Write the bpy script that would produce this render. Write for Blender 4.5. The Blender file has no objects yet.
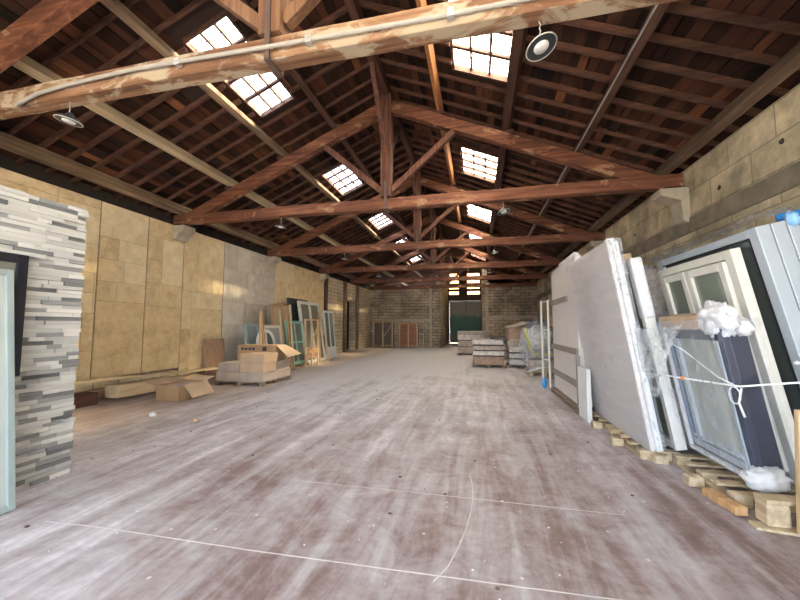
import bpy, math, random
from mathutils import Vector, Matrix, noise
random.seed(7)
R = math.radians
S = bpy.context.scene
COL = S.collection

# ------------------------------------------------------------ helpers
class MB:
    """collects shapes, builds ONE mesh object"""
    def __init__(s): s.v = []; s.f = []; s.c = []
    def add(s, vs, fs, tone=None):
        b = len(s.v); s.v += [Vector(v) for v in vs]; s.f += [tuple(b+i for i in f) for f in fs]
        s.c += [tone]*len(fs)
    def box(s, x0, y0, z0, x1, y1, z1, M=None, tone=None):
        vs = [Vector((x, y, z)) for x in (x0, x1) for y in (y0, y1) for z in (z0, z1)]
        if M is not None: vs = [M @ v for v in vs]
        s.add(vs, [(0,1,3,2),(4,6,7,5),(0,4,5,1),(2,3,7,6),(0,2,6,4),(1,5,7,3)], tone); return s
    def beam(s, p, q, w, h, up=(0,0,1), off=0.0, n=1, wob=0.0):
        """rectangular bar from p to q, w sideways, h along up"""
        p, q = Vector(p), Vector(q); d = (q-p).normalized(); up = Vector(up)
        side = d.cross(up).normalized(); u = side.cross(d).normalized()
        rings = []
        for i in range(n+1):
            c = p + (q-p)*(i/n) + u*off
            if wob: c = c + side*(random.random()-.5)*wob + u*(random.random()-.5)*wob
            k = 1 + (random.random()-.5)*wob*2
            rings.append([c + side*a*w/2*k + u*b*h/2*k for a, b in ((-1,-1),(1,-1),(1,1),(-1,1))])
        vs = [v for r in rings for v in r]; fs = [(0,1,2,3), tuple(4*n+i for i in (3,2,1,0))]
        for i in range(n):
            for j in range(4):
                k = (j+1) % 4; fs.append((4*i+j, 4*i+4+j, 4*i+4+k, 4*i+k))
        s.add(vs, fs); return s
    def tube(s, pts, r, n=8):
        pts = [Vector(p) for p in pts]; rings = []
        for i, p in enumerate(pts):
            d = (pts[min(i+1, len(pts)-1)] - pts[max(i-1, 0)]).normalized()
            a = Vector((0,0,1)) if abs(d.z) < .9 else Vector((1,0,0))
            e1 = d.cross(a).normalized(); e2 = d.cross(e1)
            rings.append([p + e1*r*math.cos(2*math.pi*k/n) + e2*r*math.sin(2*math.pi*k/n) for k in range(n)])
        vs = [v for g in rings for v in g]; fs = [tuple(range(n)), tuple(range(len(vs)-1, len(vs)-n-1, -1))]
        for i in range(len(pts)-1):
            for k in range(n):
                m = (k+1) % n; fs.append((i*n+k, i*n+m, (i+1)*n+m, (i+1)*n+k))
        s.add(vs, fs); return s
    def lathe(s, prof, c, n=28, axis_tilt=None):
        c = Vector(c); vs = []
        for r, z in prof:
            for k in range(n):
                v = Vector((r*math.cos(2*math.pi*k/n), r*math.sin(2*math.pi*k/n), z))
                if axis_tilt is not None: v = axis_tilt @ v
                vs.append(c+v)
        fs = []
        for i in range(len(prof)-1):
            for k in range(n):
                m = (k+1) % n; fs.append((i*n+k, i*n+m, (i+1)*n+m, (i+1)*n+k))
        fs += [tuple(range(n))[::-1], tuple(range((len(prof)-1)*n, len(prof)*n))]
        s.add(vs, fs); return s
    def lump(s, c, rx, ry, rz, amp=.2, freq=3., seed=0, nu=28, nv=18, M=None):
        c = Vector(c); vs = []
        for j in range(nv+1):
            th = math.pi*j/nv
            for i in range(nu):
                ph = 2*math.pi*i/nu
                d = Vector((math.sin(th)*math.cos(ph), math.sin(th)*math.sin(ph), math.cos(th)))
                k = 1 + amp*noise.noise(d*freq + Vector((seed*3.1, seed, 0))) + amp*.5*noise.noise(d*freq*2.7 + Vector((seed, 9, seed)))
                v = Vector((d.x*rx*k, d.y*ry*k, d.z*rz*k))
                if M is not None: v = M @ v
                vs.append(c+v)
        fs = []
        for j in range(nv):
            for i in range(nu):
                m = (i+1) % nu; fs.append((j*nu+i, (j+1)*nu+i, (j+1)*nu+m, j*nu+m))
        s.add(vs, fs); return s
    def sheet(s, fn, nu, nv, thick=0.0):
        """fn(u,v)->point; a wrinkled sheet of film, with a thickness"""
        vs = [Vector(fn(i/nu, j/nv)) for j in range(nv+1) for i in range(nu+1)]
        fs = [(j*(nu+1)+i, j*(nu+1)+i+1, (j+1)*(nu+1)+i+1, (j+1)*(nu+1)+i) for j in range(nv) for i in range(nu)]
        s.add(vs, fs); return s
    def build(s, name, mat, parent=None, bevel=0.0, smooth=False):
        me = bpy.data.meshes.new(name)
        off = Vector((0,0,0))
        if parent is not None and parent.get('_abs'): off = parent.location
        me.from_pydata([tuple(v-off) for v in s.v], [], s.f); me.validate(); 
        import bmesh
        bm = bmesh.new(); bm.from_mesh(me); bmesh.ops.recalc_face_normals(bm, faces=bm.faces); bm.to_mesh(me); bm.free()
        if any(t is not None for t in s.c):
            at = me.attributes.new('tone', 'FLOAT', 'FACE')
            for i, p in enumerate(me.polygons): at.data[i].value = s.c[i] if s.c[i] is not None else .5
        me.materials.append(mat)
        if smooth:
            for p in me.polygons: p.use_smooth = True
        o = bpy.data.objects.new(name, me); COL.objects.link(o)
        if parent is not None: o.parent = parent
        if bevel:
            m = o.modifiers.new('Bevel', 'BEVEL'); m.width = bevel; m.segments = 2; m.limit_method = 'ANGLE'
        return o

def thing(name, label, cat, loc=(0,0,0), group=None, rot=None):
    o = bpy.data.objects.new(name, None); COL.objects.link(o); o.location = loc
    o.empty_display_size = .1
    if rot is None: o['_abs'] = 1
    else: o.rotation_euler = rot
    o['label'] = label; o['category'] = cat
    if group: o['group'] = group
    return o
def tag(o, label, cat, group=None, kind=None):
    o['label'] = label; o['category'] = cat
    if group: o['group'] = group
    if kind: o['kind'] = kind
    return o
def struct(name, mb, mat, parent=None, bevel=0):
    o = mb.build(name, mat, parent, bevel)
    if parent is None: o['kind'] = 'structure'
    return o
def dup(root, loc, label=None, rot=None):
    r = root.copy(); COL.objects.link(r); r.location = loc
    if rot is not None: r.rotation_euler = rot
    if label: r['label'] = label
    for ch in list(root.children):
        c = ch.copy(); COL.objects.link(c); c.parent = r
        for g in list(ch.children):
            d = g.copy(); COL.objects.link(d); d.parent = c
    return r

# ------------------------------------------------------------ materials
def new(name):
    m = bpy.data.materials.new(name); m.use_nodes = True; nt = m.node_tree
    b = nt.nodes['Principled BSDF']; return m, nt, b
def N(nt, t, **k):
    n = nt.nodes.new(t)
    for a, v in k.items():
        if a in n.inputs.keys() if isinstance(a, str) else False: n.inputs[a].default_value = v
        else: setattr(n, a, v)
    return n
def ramp(nt, fac, stops):
    r = nt.nodes.new('ShaderNodeValToRGB'); e = r.color_ramp.elements
    while len(e) < len(stops): e.new(.5)
    for i, (p, c) in enumerate(stops): e[i].position = p; e[i].color = (*c, 1)
    nt.links.new(fac, r.inputs[0]); return r.outputs[0]
def coords(nt, scale=(1,1,1), rot=(0,0,0), kind='Object'):
    tc = nt.nodes.new('ShaderNodeTexCoord'); mp = nt.nodes.new('ShaderNodeMapping')
    mp.inputs['Scale'].default_value = scale; mp.inputs['Rotation'].default_value = rot
    nt.links.new(tc.outputs[kind], mp.inputs[0]); return mp.outputs[0]
def noise_(nt, vec, scale, detail=5, rough=.55, dist=0):
    n = nt.nodes.new('ShaderNodeTexNoise'); n.inputs['Scale'].default_value = scale; n.inputs['Detail'].default_value = detail
    n.inputs['Roughness'].default_value = rough; n.inputs['Distortion'].default_value = dist
    nt.links.new(vec, n.inputs['Vector']); return n.outputs['Fac']
def mixc(nt, fac, a, b, mode='MIX'):
    m = nt.nodes.new('ShaderNodeMix'); m.data_type = 'RGBA'; m.blend_type = mode
    for s_, v in ((0, fac), (6, a), (7, b)):
        if isinstance(v, bpy.types.NodeSocket): nt.links.new(v, m.inputs[s_])
        else: m.inputs[s_].default_value = v if s_ == 0 else (*v, 1)
    return m.outputs[2]
def mth(nt, op, a, b=0., c=None):
    m = nt.nodes.new('ShaderNodeMath'); m.operation = op
    for i, v in enumerate((a, b) if c is None else (a, b, c)):
        if isinstance(v, bpy.types.NodeSocket): nt.links.new(v, m.inputs[i])
        else: m.inputs[i].default_value = v
    return m.outputs[0]
def bump(nt, b, h, strength=.3, dist=.01):
    n = nt.nodes.new('ShaderNodeBump'); n.inputs['Strength'].default_value = strength; n.inputs['Distance'].default_value = dist
    nt.links.new(h, n.inputs['Height']); nt.links.new(n.outputs[0], b.inputs['Normal'])

def plain(name, c, rough=.6, metal=0., var=.12, sc=6, spec=.5):
    m, nt, b = new(name)
    f = noise_(nt, coords(nt), sc)
    col = ramp(nt, f, [(.3, tuple(x*(1-var) for x in c)), (.7, tuple(min(1, x*(1+var)) for x in c))])
    nt.links.new(col, b.inputs['Base Color']); b.inputs['Roughness'].default_value = rough; b.inputs['Metallic'].default_value = metal
    b.inputs['Specular IOR Level'].default_value = spec
    bump(nt, b, f, .1); return m
def wood(name, dark, mid, light, axis=1, rough=.7, sc=1.0, stain=None, stain_amt=.55):
    m, nt, b = new(name)
    s = [14*sc, 14*sc, 14*sc]; s[axis] = .7*sc
    v = coords(nt, tuple(s)); g = noise_(nt, v, 1.0, 6, .6, .4)
    big = noise_(nt, coords(nt), .9, 4)
    f = mth(nt, 'ADD', mth(nt, 'MULTIPLY', g, .65), mth(nt, 'MULTIPLY', big, .35))
    col = ramp(nt, f, [(.33, dark), (.5, mid), (.66, light)])
    if stain:
        sn = noise_(nt, coords(nt, tuple(2.2 if i != axis else 1.1 for i in range(3))), 1.6, 6, .65, .6)
        sf = ramp(nt, sn, [(stain_amt, (0,0,0)), (stain_amt+.07, (1,1,1))])
        col = mixc(nt, sf, col, stain)
    nt.links.new(col, b.inputs['Base Color']); b.inputs['Roughness'].default_value = rough
    b.inputs['Specular IOR Level'].default_value = .25
    bump(nt, b, f, .5, .01); return m
def attr_tone(name, stops, rough=.8, axis=1, grain=.25, sp=.2):
    m, nt, b = new(name)
    a = nt.nodes.new('ShaderNodeAttribute'); a.attribute_name = 'tone'
    s = [9, 9, 9]; s[axis] = 1.2
    g = noise_(nt, coords(nt, tuple(s)), 1.2, 6, .65)
    f = mth(nt, 'ADD', a.outputs['Fac'], mth(nt, 'MULTIPLY', mth(nt, 'SUBTRACT', g, .5), grain*2))
    nt.links.new(ramp(nt, f, stops), b.inputs['Base Color']); b.inputs['Roughness'].default_value = rough
    b.inputs['Specular IOR Level'].default_value = sp
    bump(nt, b, g, .5, .015); return m
def film(name, c=(.9,.92,.95), alpha=.4, rough=.18, sc=7, lo=.5, hi=1.5, stretch=(1,1,1), bs=.6):
    """clear/milky plastic wrap: part see-through, part white sheen, creased"""
    m, nt, b = new(name)
    f = noise_(nt, coords(nt, stretch), sc, 7, .7, 1.2)
    b.inputs['Base Color'].default_value = (*c, 1); b.inputs['Roughness'].default_value = rough
    a = ramp(nt, f, [(.35, (alpha*lo,)*3), (.68, (min(1, alpha*hi),)*3)])
    nt.links.new(a, b.inputs['Alpha']); bump(nt, b, f, bs, .03); return m
def glassm(name, c, rough=.06, alpha=1.0):
    m, nt, b = new(name); b.inputs['Base Color'].default_value = (*c, 1)
    b.inputs['Roughness'].default_value = rough; b.inputs['Specular IOR Level'].default_value = .8
    b.inputs['Alpha'].default_value = alpha
    f = noise_(nt, coords(nt, (1,1,.6)), 1.3, 2); bump(nt, b, f, .05, .02); return m
def thin_glass(name, c=(1,1,1), gl=.08):
    m, nt, b = new(name); nt.nodes.remove(b); out = nt.nodes['Material Output']
    t = nt.nodes.new('ShaderNodeBsdfTransparent'); t.inputs[0].default_value = (*c, 1)
    g = nt.nodes.new('ShaderNodeBsdfGlossy'); g.inputs['Roughness'].default_value = .1
    mx = nt.nodes.new('ShaderNodeMixShader'); mx.inputs[0].default_value = gl
    nt.links.new(t.outputs[0], mx.inputs[1]); nt.links.new(g.outputs[0], mx.inputs[2]); nt.links.new(mx.outputs[0], out.inputs[0]); return m

M = {}
M['rafter'] = wood('rafter_wood', (.05,.026,.02), (.10,.048,.034), (.17,.08,.054), 0)
M['purlin_dark'] = wood('purlin_dark_wood', (.045,.024,.02), (.085,.042,.031), (.15,.075,.05), 1)
M['purlin_cream'] = wood('purlin_cream_wood', (.32,.25,.165), (.46,.37,.25), (.58,.48,.35), 1)
M['purlin_tan'] = wood('purlin_tan_wood', (.10,.065,.04), (.21,.145,.095), (.36,.27,.185), 1)
M['purlin_mid'] = wood('purlin_mid_wood', (.06,.038,.028), (.13,.085,.06), (.24,.165,.115), 1)
M['purlin_sunlit'] = wood('purlin_sunlit_wood', (.28,.12,.05), (.42,.19,.08), (.55,.28,.13), 1)  # sunlight from the skylight put into the orange base colour
M['truss_red'] = wood('truss_red_wood', (.07,.028,.018), (.155,.060,.036), (.31,.14,.08), 0, stain=(.34,.20,.12), stain_amt=.58)
M['truss_red_z'] = wood('truss_red_post_wood', (.06,.027,.021), (.12,.053,.037), (.22,.11,.07), 2)
M['truss_tan'] = wood('truss_tan_wood', (.07,.032,.02), (.22,.115,.065), (.38,.235,.14), 0, stain=(.40,.33,.24), stain_amt=.50)
M['truss_tan_z'] = wood('truss_tan_post_wood', (.09,.045,.028), (.18,.095,.055), (.28,.17,.10), 2)
M['deck'] = plain('roof_deck_dark', (.035,.02,.016), .95)
M['tiles'] = attr_tone('roof_planks', [(.02, (.010,.006,.005)), (.35, (.036,.016,.011)), (.62, (.095,.037,.022)), (.85, (.24,.095,.045)), (1., (.38,.17,.08))], .85, 1, .16)
M['pale_wood'] = wood('pale_wood', (.42,.30,.17), (.58,.43,.26), (.70,.56,.38), 2)
M['pale_wood_y'] = wood('pale_board_wood', (.45,.34,.21), (.62,.49,.32), (.75,.62,.44), 1)
M['orange_wood'] = wood('orange_wood', (.30,.17,.08), (.46,.28,.14), (.60,.40,.22), 2)
M['pallet'] = wood('pallet_wood', (.30,.23,.15), (.46,.37,.25), (.62,.52,.38), 1)
M['pallet_dark'] = wood('pallet_grey_wood', (.16,.12,.09), (.26,.20,.15), (.38,.30,.23), 1)
M['cardboard'] = plain('cardboard', (.36,.235,.135), .85, var=.12, sc=3)
M['cardboard_pale'] = plain('cardboard_pale', (.46,.34,.235), .85, var=.1, sc=3)
M['cardboard_grey'] = plain('cardboard_greyish', (.38,.32,.28), .8, var=.16, sc=3)
M['white_pvc'] = plain('white_pvc', (.68,.68,.67), .35, var=.03)
M['cream_paint'] = plain('cream_white_paint', (.64,.63,.57), .5, var=.06)
M['white_old'] = plain('old_white_paint', (.66,.64,.58), .6, var=.12)
M['grey_alu'] = plain('pale_blue_grey_frame', (.41,.47,.53), .4, .1, var=.04)
M['sage_frame'] = plain('grey_green_frame', (.30,.37,.37), .4, .1, var=.05)
M['anthracite'] = plain('anthracite_frame', (.035,.037,.06), .35, .2, var=.1)
M['black'] = plain('black_frame', (.012,.013,.022), .35, var=.1)
M['blue_frame'] = plain('blue_protective_tape', (.10,.22,.42), .4, var=.1)
M['blue_pale'] = plain('pale_blue_foam', (.25,.50,.82), .6, var=.1)
M['blue_bright'] = plain('bright_blue_strap', (.03,.27,.72), .5, var=.1)
M['teal'] = plain('teal_paint', (.24,.52,.45), .6, var=.1)
M['glass_dark'] = glassm('dark_glass', (.09,.105,.10))
M['glass_green'] = glassm('grey_green_glass', (.20,.23,.19))
M['glass_mid'] = glassm('olive_reflection_glass', (.20,.20,.17), .2)  # olive grey paints the reflection in the black framed pane
M['strap'] = plain('steel_grey_strap', (.26,.24,.23), .5, .2)
M['rope'] = plain('white_plastic_strap', (.80,.80,.82), .5, var=.05)
M['foam'] = plain('white_foam_wrap', (.66,.67,.70), .7, var=.1, sc=12)
M['milky'] = None
M['sheet_white'] = plain('white_faced_panel', (.68,.65,.63), .5, var=.04, sc=2)
M['metal_grey'] = plain('galvanised_metal', (.55,.55,.55), .45, .6)
M['conduit'] = plain('conduit_plastic', (.36,.34,.31), .5)
M['lamp_black'] = plain('lamp_black_metal', (.03,.035,.04), .45, .3)
M['lamp_glass'] = plain('lamp_frosted_lens', (.70,.72,.70), .4, var=.05)
M['lamp_grey'] = plain('lamp_grey_metal', (.50,.50,.48), .45, .3)
M['concrete'] = plain('corbel_concrete', (.42,.37,.29), .9, var=.15, sc=5)
M['void_shade'] = plain('painted_void_shade', (.05,.04,.035), .95)  # near-black colour paints the shade in eaves, doorway recess and holes
M['iron'] = plain('iron_strap', (.12,.08,.07), .6, .3)
M['film_milky'] = film('milky_film', (.70,.69,.72), .60, .3, 2.6, .92, 1.08, (1,.35,2.6), .16)
M['film_clear'] = film('clear_film', (.72,.78,.88), .21, .12, 3.5, .2, 2.2, (1,1.6,.45), .5)
M['film_grey'] = film('grey_film', (.62,.63,.66), .55, .2, 7, .5, 1.5)

# floor: worn oxblood paint under pale dust, streaked by wheels
def floor_mat():
    m, nt, b = new('worn_painted_concrete')
    tc = nt.nodes.new('ShaderNodeTexCoord')
    def mp(sc, rz):
        n = nt.nodes.new('ShaderNodeMapping'); n.inputs['Scale'].default_value = sc; n.inputs['Rotation'].default_value = (0,0,R(rz))
        nt.links.new(tc.outputs['Object'], n.inputs[0]); return n.outputs[0]
    big = noise_(nt, mp((1,1,1), 0), .42, 5, .6, .5)
    st1 = noise_(nt, mp((2.6,.28,1), -14), 1.5, 7, .65, .6)
    st2 = noise_(nt, mp((1.1,.22,1), -34), 2.0, 6, .65, .5)
    mid = noise_(nt, mp((1,1,1), 0), 2.6, 8, .7, .8)
    fine = noise_(nt, mp((1,1,1), 0), 13, 6, .7)
    f = mth(nt, 'ADD', mth(nt, 'MULTIPLY', big, .20), mth(nt, 'MULTIPLY', st1, .32))
    f = mth(nt, 'ADD', f, mth(nt, 'MULTIPLY', st2, .16))
    f = mth(nt, 'ADD', f, mth(nt, 'MULTIPLY', mid, .22))
    f = mth(nt, 'ADD', f, mth(nt, 'MULTIPLY', fine, .10))
    sx = nt.nodes.new('ShaderNodeSeparateXYZ'); nt.links.new(tc.outputs['Object'], sx.inputs[0])
    # far half paler, its stronger daylight put into the colour; paler to the left too
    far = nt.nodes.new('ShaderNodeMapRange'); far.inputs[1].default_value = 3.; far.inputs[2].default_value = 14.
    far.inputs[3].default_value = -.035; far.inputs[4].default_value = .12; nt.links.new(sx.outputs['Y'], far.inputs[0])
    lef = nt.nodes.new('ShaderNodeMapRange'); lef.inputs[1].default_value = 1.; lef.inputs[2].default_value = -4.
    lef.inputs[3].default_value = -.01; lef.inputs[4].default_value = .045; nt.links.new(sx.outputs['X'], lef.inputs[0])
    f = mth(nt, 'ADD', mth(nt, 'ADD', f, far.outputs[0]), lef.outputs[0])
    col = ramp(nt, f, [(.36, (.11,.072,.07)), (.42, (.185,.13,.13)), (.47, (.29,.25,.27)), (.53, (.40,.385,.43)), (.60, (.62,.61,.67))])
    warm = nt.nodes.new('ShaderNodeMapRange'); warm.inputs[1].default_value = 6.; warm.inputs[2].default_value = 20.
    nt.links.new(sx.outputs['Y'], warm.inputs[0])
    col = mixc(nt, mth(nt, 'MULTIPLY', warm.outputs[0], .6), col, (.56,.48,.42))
    wl = nt.nodes.new('ShaderNodeMapRange'); wl.inputs[1].default_value = -4.7; wl.inputs[2].default_value = -6.4  # brownish shade beside the left wall mixed into the floor colour
    nt.links.new(sx.outputs['X'], wl.inputs[0])
    col = mixc(nt, mth(nt, 'MULTIPLY', wl.outputs[0], .6), col, (.30,.20,.125))
    # white specks
    vo = nt.nodes.new('ShaderNodeTexVoronoi'); vo.inputs['Scale'].default_value = 4.5; nt.links.new(tc.outputs['Object'], vo.inputs['Vector'])
    sp = ramp(nt, vo.outputs['Distance'], [(.05, (1,1,1)), (.075, (0,0,0))])
    col = mixc(nt, mth(nt, 'MULTIPLY', sp, .55), col, (.72,.70,.70))
    nt.links.new(col, b.inputs['Base Color'])
    rg = nt.nodes.new('ShaderNodeMapRange'); rg.inputs[3].default_value = .42; rg.inputs[4].default_value = .75
    nt.links.new(f, rg.inputs[0]); nt.links.new(rg.outputs[0], b.inputs['Roughness'])
    bump(nt, b, f, .25, .02); return m
M['floor'] = floor_mat()

def block_mat(name, c1, c2, mortar, bw, bh, axis='yz', mort=.012, bumps=.6, big=(.55, 1.25), rough=.9):
    m, nt, b = new(name)
    tc = nt.nodes.new('ShaderNodeTexCoord'); sx = nt.nodes.new('ShaderNodeSeparateXYZ'); nt.links.new(tc.outputs['Object'], sx.inputs[0])
    cb = nt.nodes.new('ShaderNodeCombineXYZ')
    nt.links.new(sx.outputs['Y' if axis == 'yz' else 'X'], cb.inputs[0]); nt.links.new(sx.outputs['Z'], cb.inputs[1])
    br = nt.nodes.new('ShaderNodeTexBrick'); nt.links.new(cb.outputs[0], br.inputs['Vector'])
    br.inputs['Scale'].default_value = 1; br.inputs['Brick Width'].default_value = bw; br.inputs['Row Height'].default_value = bh
    br.inputs['Mortar Size'].default_value = mort; br.inputs['Mortar Smooth'].default_value = .3
    br.inputs['Color1'].default_value = (*c1, 1); br.inputs['Color2'].default_value = (*c2, 1); br.inputs['Mortar'].default_value = (*mortar, 1)
    n1 = noise_(nt, tc.outputs['Object'], 1.1, 6, .6, .4); n2 = noise_(nt, tc.outputs['Object'], 7, 7, .7)
    k = ramp(nt, n1, [(.35, (big[0],)*3), (.65, (big[1],)*3)])
    col = mixc(nt, 1., br.outputs['Color'], k, 'MULTIPLY')
    k2 = ramp(nt, n2, [(.3, (.78,)*3), (.7, (1.15,)*3)])
    col = mixc(nt, 1., col, k2, 'MULTIPLY')
    nt.links.new(col, b.inputs['Base Color']); b.inputs['Roughness'].default_value = rough
    h = mth(nt, 'ADD', mth(nt, 'MULTIPLY', br.outputs['Fac'], -.6), mth(nt, 'MULTIPLY', n2, .5))
    bump(nt, b, h, bumps, .03); return m, nt, b
M['blocks_right'] = block_mat('right_wall_blocks', (.52,.44,.30), (.64,.55,.38), (.36,.30,.20), .95, .47)[0]
M['blocks_back'] = block_mat('back_wall_blocks', (.36,.29,.21), (.48,.39,.28), (.17,.13,.10), .6, .22, 'xz', .022)[0]
M['blocks_left'] = block_mat('left_wall_blocks', (.56,.46,.31), (.72,.61,.44), (.32,.25,.18), .55, .21, 'yz', .016, big=(.75, 1.15))[0]
M['band'] = plain('concrete_band', (.235,.20,.15), .95, var=.35, sc=2.5)

def stone_mat(name, lo, mid, hi, rough=.4, sc=1.):
    """travertine slab: clouded, tone per slab from the face attribute"""
    m, nt, b = new(name)
    a = nt.nodes.new('ShaderNodeAttribute'); a.attribute_name = 'tone'
    n1 = noise_(nt, coords(nt, (1,1,1)), 2.6*sc, 8, .72, .25); n2 = noise_(nt, coords(nt, (1,1,2.5)), 9*sc, 6, .7)
    f = mth(nt, 'ADD', mth(nt, 'MULTIPLY', a.outputs['Fac'], .40), mth(nt, 'SUBTRACT', mth(nt, 'MULTIPLY', n1, .8), .15))
    f = mth(nt, 'ADD', f, mth(nt, 'MULTIPLY', n2, .15))
    nt.links.new(ramp(nt, f, [(.28, lo), (.5, mid), (.72, hi)]), b.inputs['Base Color'])
    b.inputs['Roughness'].default_value = rough; bump(nt, b, n2, .08, .005); return m
M['travertine'] = stone_mat('travertine_slabs', (.42,.29,.14), (.70,.54,.31), (.86,.73,.50), .38)
M['greystone'] = stone_mat('pale_grey_stone_slabs', (.36,.32,.26), (.56,.51,.43), (.74,.69,.60), .5)
M['cladding'] = attr_tone('split_stone_strips', [(.0, (.13,.135,.14)), (.22, (.25,.255,.26)), (.42, (.44,.445,.44)), (.75, (.60,.60,.575)), (1., (.74,.73,.69))], .85, 1, .22, .2)

# ------------------------------------------------------------ camera
cam = bpy.data.cameras.new('camera'); co = bpy.data.objects.new('camera', cam); COL.objects.link(co)
cam.sensor_width = 36; cam.lens = 348/800*36; cam.clip_start = .05; cam.clip_end = 200
H = 1.6
YAW, PITCH = 12.5994, 4.2728
co.location = (0, 0, H); co.rotation_euler = (R(90+PITCH), 0, R(YAW)); S.camera = co

# ------------------------------------------------------------ room shell
XL, XR, YB, CX = -8.2, 4.1, 26.0, -2.1
WT = 4.4
SL = .43                                   # slope of the roof
def rz(x, z0): return z0 - SL*abs(x-CX)
fl = MB().box(-9.4, -3.2, -.2, 5.0, 33.6, 0); FL = struct('floor', fl, M['floor'])
# chalk joints in the floor
mk = plain('pale_joint', (.50,.48,.49), .8)
def floor_line(pts, w=.012):
    mb = MB()
    for a, b in zip(pts, pts[1:]): mb.beam((*a, .001), (*b, .001), w, .002)
    o = mb.build('floor_joint', mk, FL); return o
floor_line([(-3.5,2.28),(-2.97,2.31),(-1.62,2.32),(-.52,2.35),(.79,2.39),(2.0,2.42)], .008)
floor_line([(-1.94,3.42),(-.1,3.43),(1.2,3.42)], .005)
floor_line([(-.11,3.95),(-.08,3.7),(-.07,3.45),(-.09,3.15),(-.12,2.91),(-.16,2.7),(-.22,2.46),(-.30,2.3)], .009)

struct('wall_left', MB().box(XL-.4, -3.2, 0, XL, 20.7, WT).box(XL-.4, 22.5, 0, XL, YB, WT).box(XL-.4, 20.7, 3.25, XL, 22.5, WT), M['blocks_left'])
struct('wall_eave', MB().box(XL-.65, -3.2, WT-.1, XL-.42, 33.4, 5.3), M['void_shade'])  # dark strip stands in for the shade above the wall top
struct('wall_recess', MB().box(XL-1.1, 20.5, 0, XL-1.0, 22.7, 3.4).box(XL-1.0, 20.5, 0, XL-.4, 20.62, 3.4).box(XL-1.0, 22.58, 0, XL-.4, 22.7, 3.4).box(XL-1.1, 20.5, 3.4, XL-.4, 22.7, 3.5), M['void_shade'])
struct('wall_right', MB().box(XR, -3.2, 0, XR+.4, 33.4, 4.72), M['blocks_right'])
struct('wall_right_eave', MB().box(XR+.42, -3.2, 4.6, XR+.65, 33.4, 5.2), M['void_shade'])  # coloured dark to paint the black gap under the eave
struct('trim_1', MB().box(XR-.03, -3.1, 3.42, XR, YB-.01, 3.72), M['band'])
struct('wall_back', MB().box(XL, YB, 0, -2.75, YB+.35, WT).box(.35, YB, 0, XR, YB+.35, WT), M['blocks_back'])
struct('wall_back_recess', MB().box(-3.1, YB+.35, 0, -2.75, 33, 5.8).box(.35, YB+.35, 0, .7, 33, 5.8), M['blocks_back'])
# end wall of the recess with opening for door and transom lights
ew = MB().box(XL-.65, 33, 0, -2.62, 33.3, 7.9).box(.2, 33, 4.0, XR+.4, 33.3, 7.9).box(.34, 33, 0, XR+.4, 33.3, 4.0).box(-2.62, 33, 3.97, .2, 33.3, 4.42).box(-1.72, 33, 4.42, -.92, 33.3, 7.9)
ZR = [4.42, 4.62, 5.05, 5.3, 5.72, 6.0, 6.4, 7.2]
for xa, xb in ((-2.62,-1.72), (-.92,.2)):
    for z0, z1 in ((4.42,4.55),(4.85,5.08),(5.42,5.62),(5.98,6.2),(6.55,7.9)): ew.box(xa, 33, z0, xb, 33.3, z1)
struct('wall_end', ew, M['purlin_dark'])
struct('wall_front', MB().box(XL, -3.2, 0, -6.1, -2.9, 3.9).box(2.9, -3.2, 0, XR, -2.9, 3.9).box(XL-.65, -3.2, 3.9, XR+.4, -2.9, 7.9), M['blocks_right'])
# concrete piers and rails framing the far wall panels
struct('trim_2', MB().box(-3.55, YB-.07, 0, -3.35, YB-.005, WT).box(-7.2, YB-.06, 1.95, -3.55, YB-.005, 2.15), M['concrete'])
struct('trim_3', MB().box(.55, YB-.07, 0, .75, YB-.005, WT).box(.75, YB-.06, 2.15, XR-.05, YB-.005, 2.35), M['concrete'])

# transom panes (warm sun glow put into the glass tint) and the far green door
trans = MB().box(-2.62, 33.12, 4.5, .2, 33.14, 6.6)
w8 = struct('window_1', trans, thin_glass('sun_glow_glass', (1.,.72,.38), .03))
dr = MB().box(-2.6, 33.08, .02, -1.12, 33.16, 3.95).box(-1.05, 33.08, .02, .3, 33.16, 3.95)
GD, nt, b = new('faded_green_door')
f = noise_(nt, coords(nt, (1,1,1)), 1.4, 6, .6)
sx = nt.nodes.new('ShaderNodeSeparateXYZ'); tcn = nt.nodes.new('ShaderNodeTexCoord'); nt.links.new(tcn.outputs['Object'], sx.inputs[0])
zz = mth(nt, 'ADD', mth(nt, 'MULTIPLY', sx.outputs['Z'], .2), mth(nt, 'MULTIPLY', f, .3))
nt.links.new(ramp(nt, zz, [(.24, (.13,.11,.08)), (.33, (.05,.14,.085)), (.62, (.06,.18,.11)), (.70, (.26,.25,.17))]), b.inputs['Base Color'])
D1 = struct('door_1', dr, GD)
MB().box(-2.75, 33.02, 0, -2.62, 33.2, 4.1).box(-1.12, 33.02, 0, -1.05, 33.2, 4.1).box(.3, 33.02, 0, .34, 33.2, 4.1).box(-2.62, 33.02, 3.96, .3, 33.2, 4.1).build('door_frame', M['purlin_tan'], D1)
MB().box(-1.2, 33.0, 1.5, -1.14, 33.08, 1.7).build('door_handle', M['iron'], D1)

# door posts on the left wall near the far corner
for i, y in enumerate((17.6, 20.45, 22.75)):
    tag(MB().box(XL+.02, y-.12, 0, XL+.2, y+.12, WT-.02).build('wooden_post', M['purlin_tan' if i else 'purlin_dark'], bevel=.01),
        ['dark brown timber post where the beige slabs on the long wall end', 'timber post on the near side of the dark doorway in the long wall',
         'timber post on the far side of the dark doorway in the long wall'][i], 'post')

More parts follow.
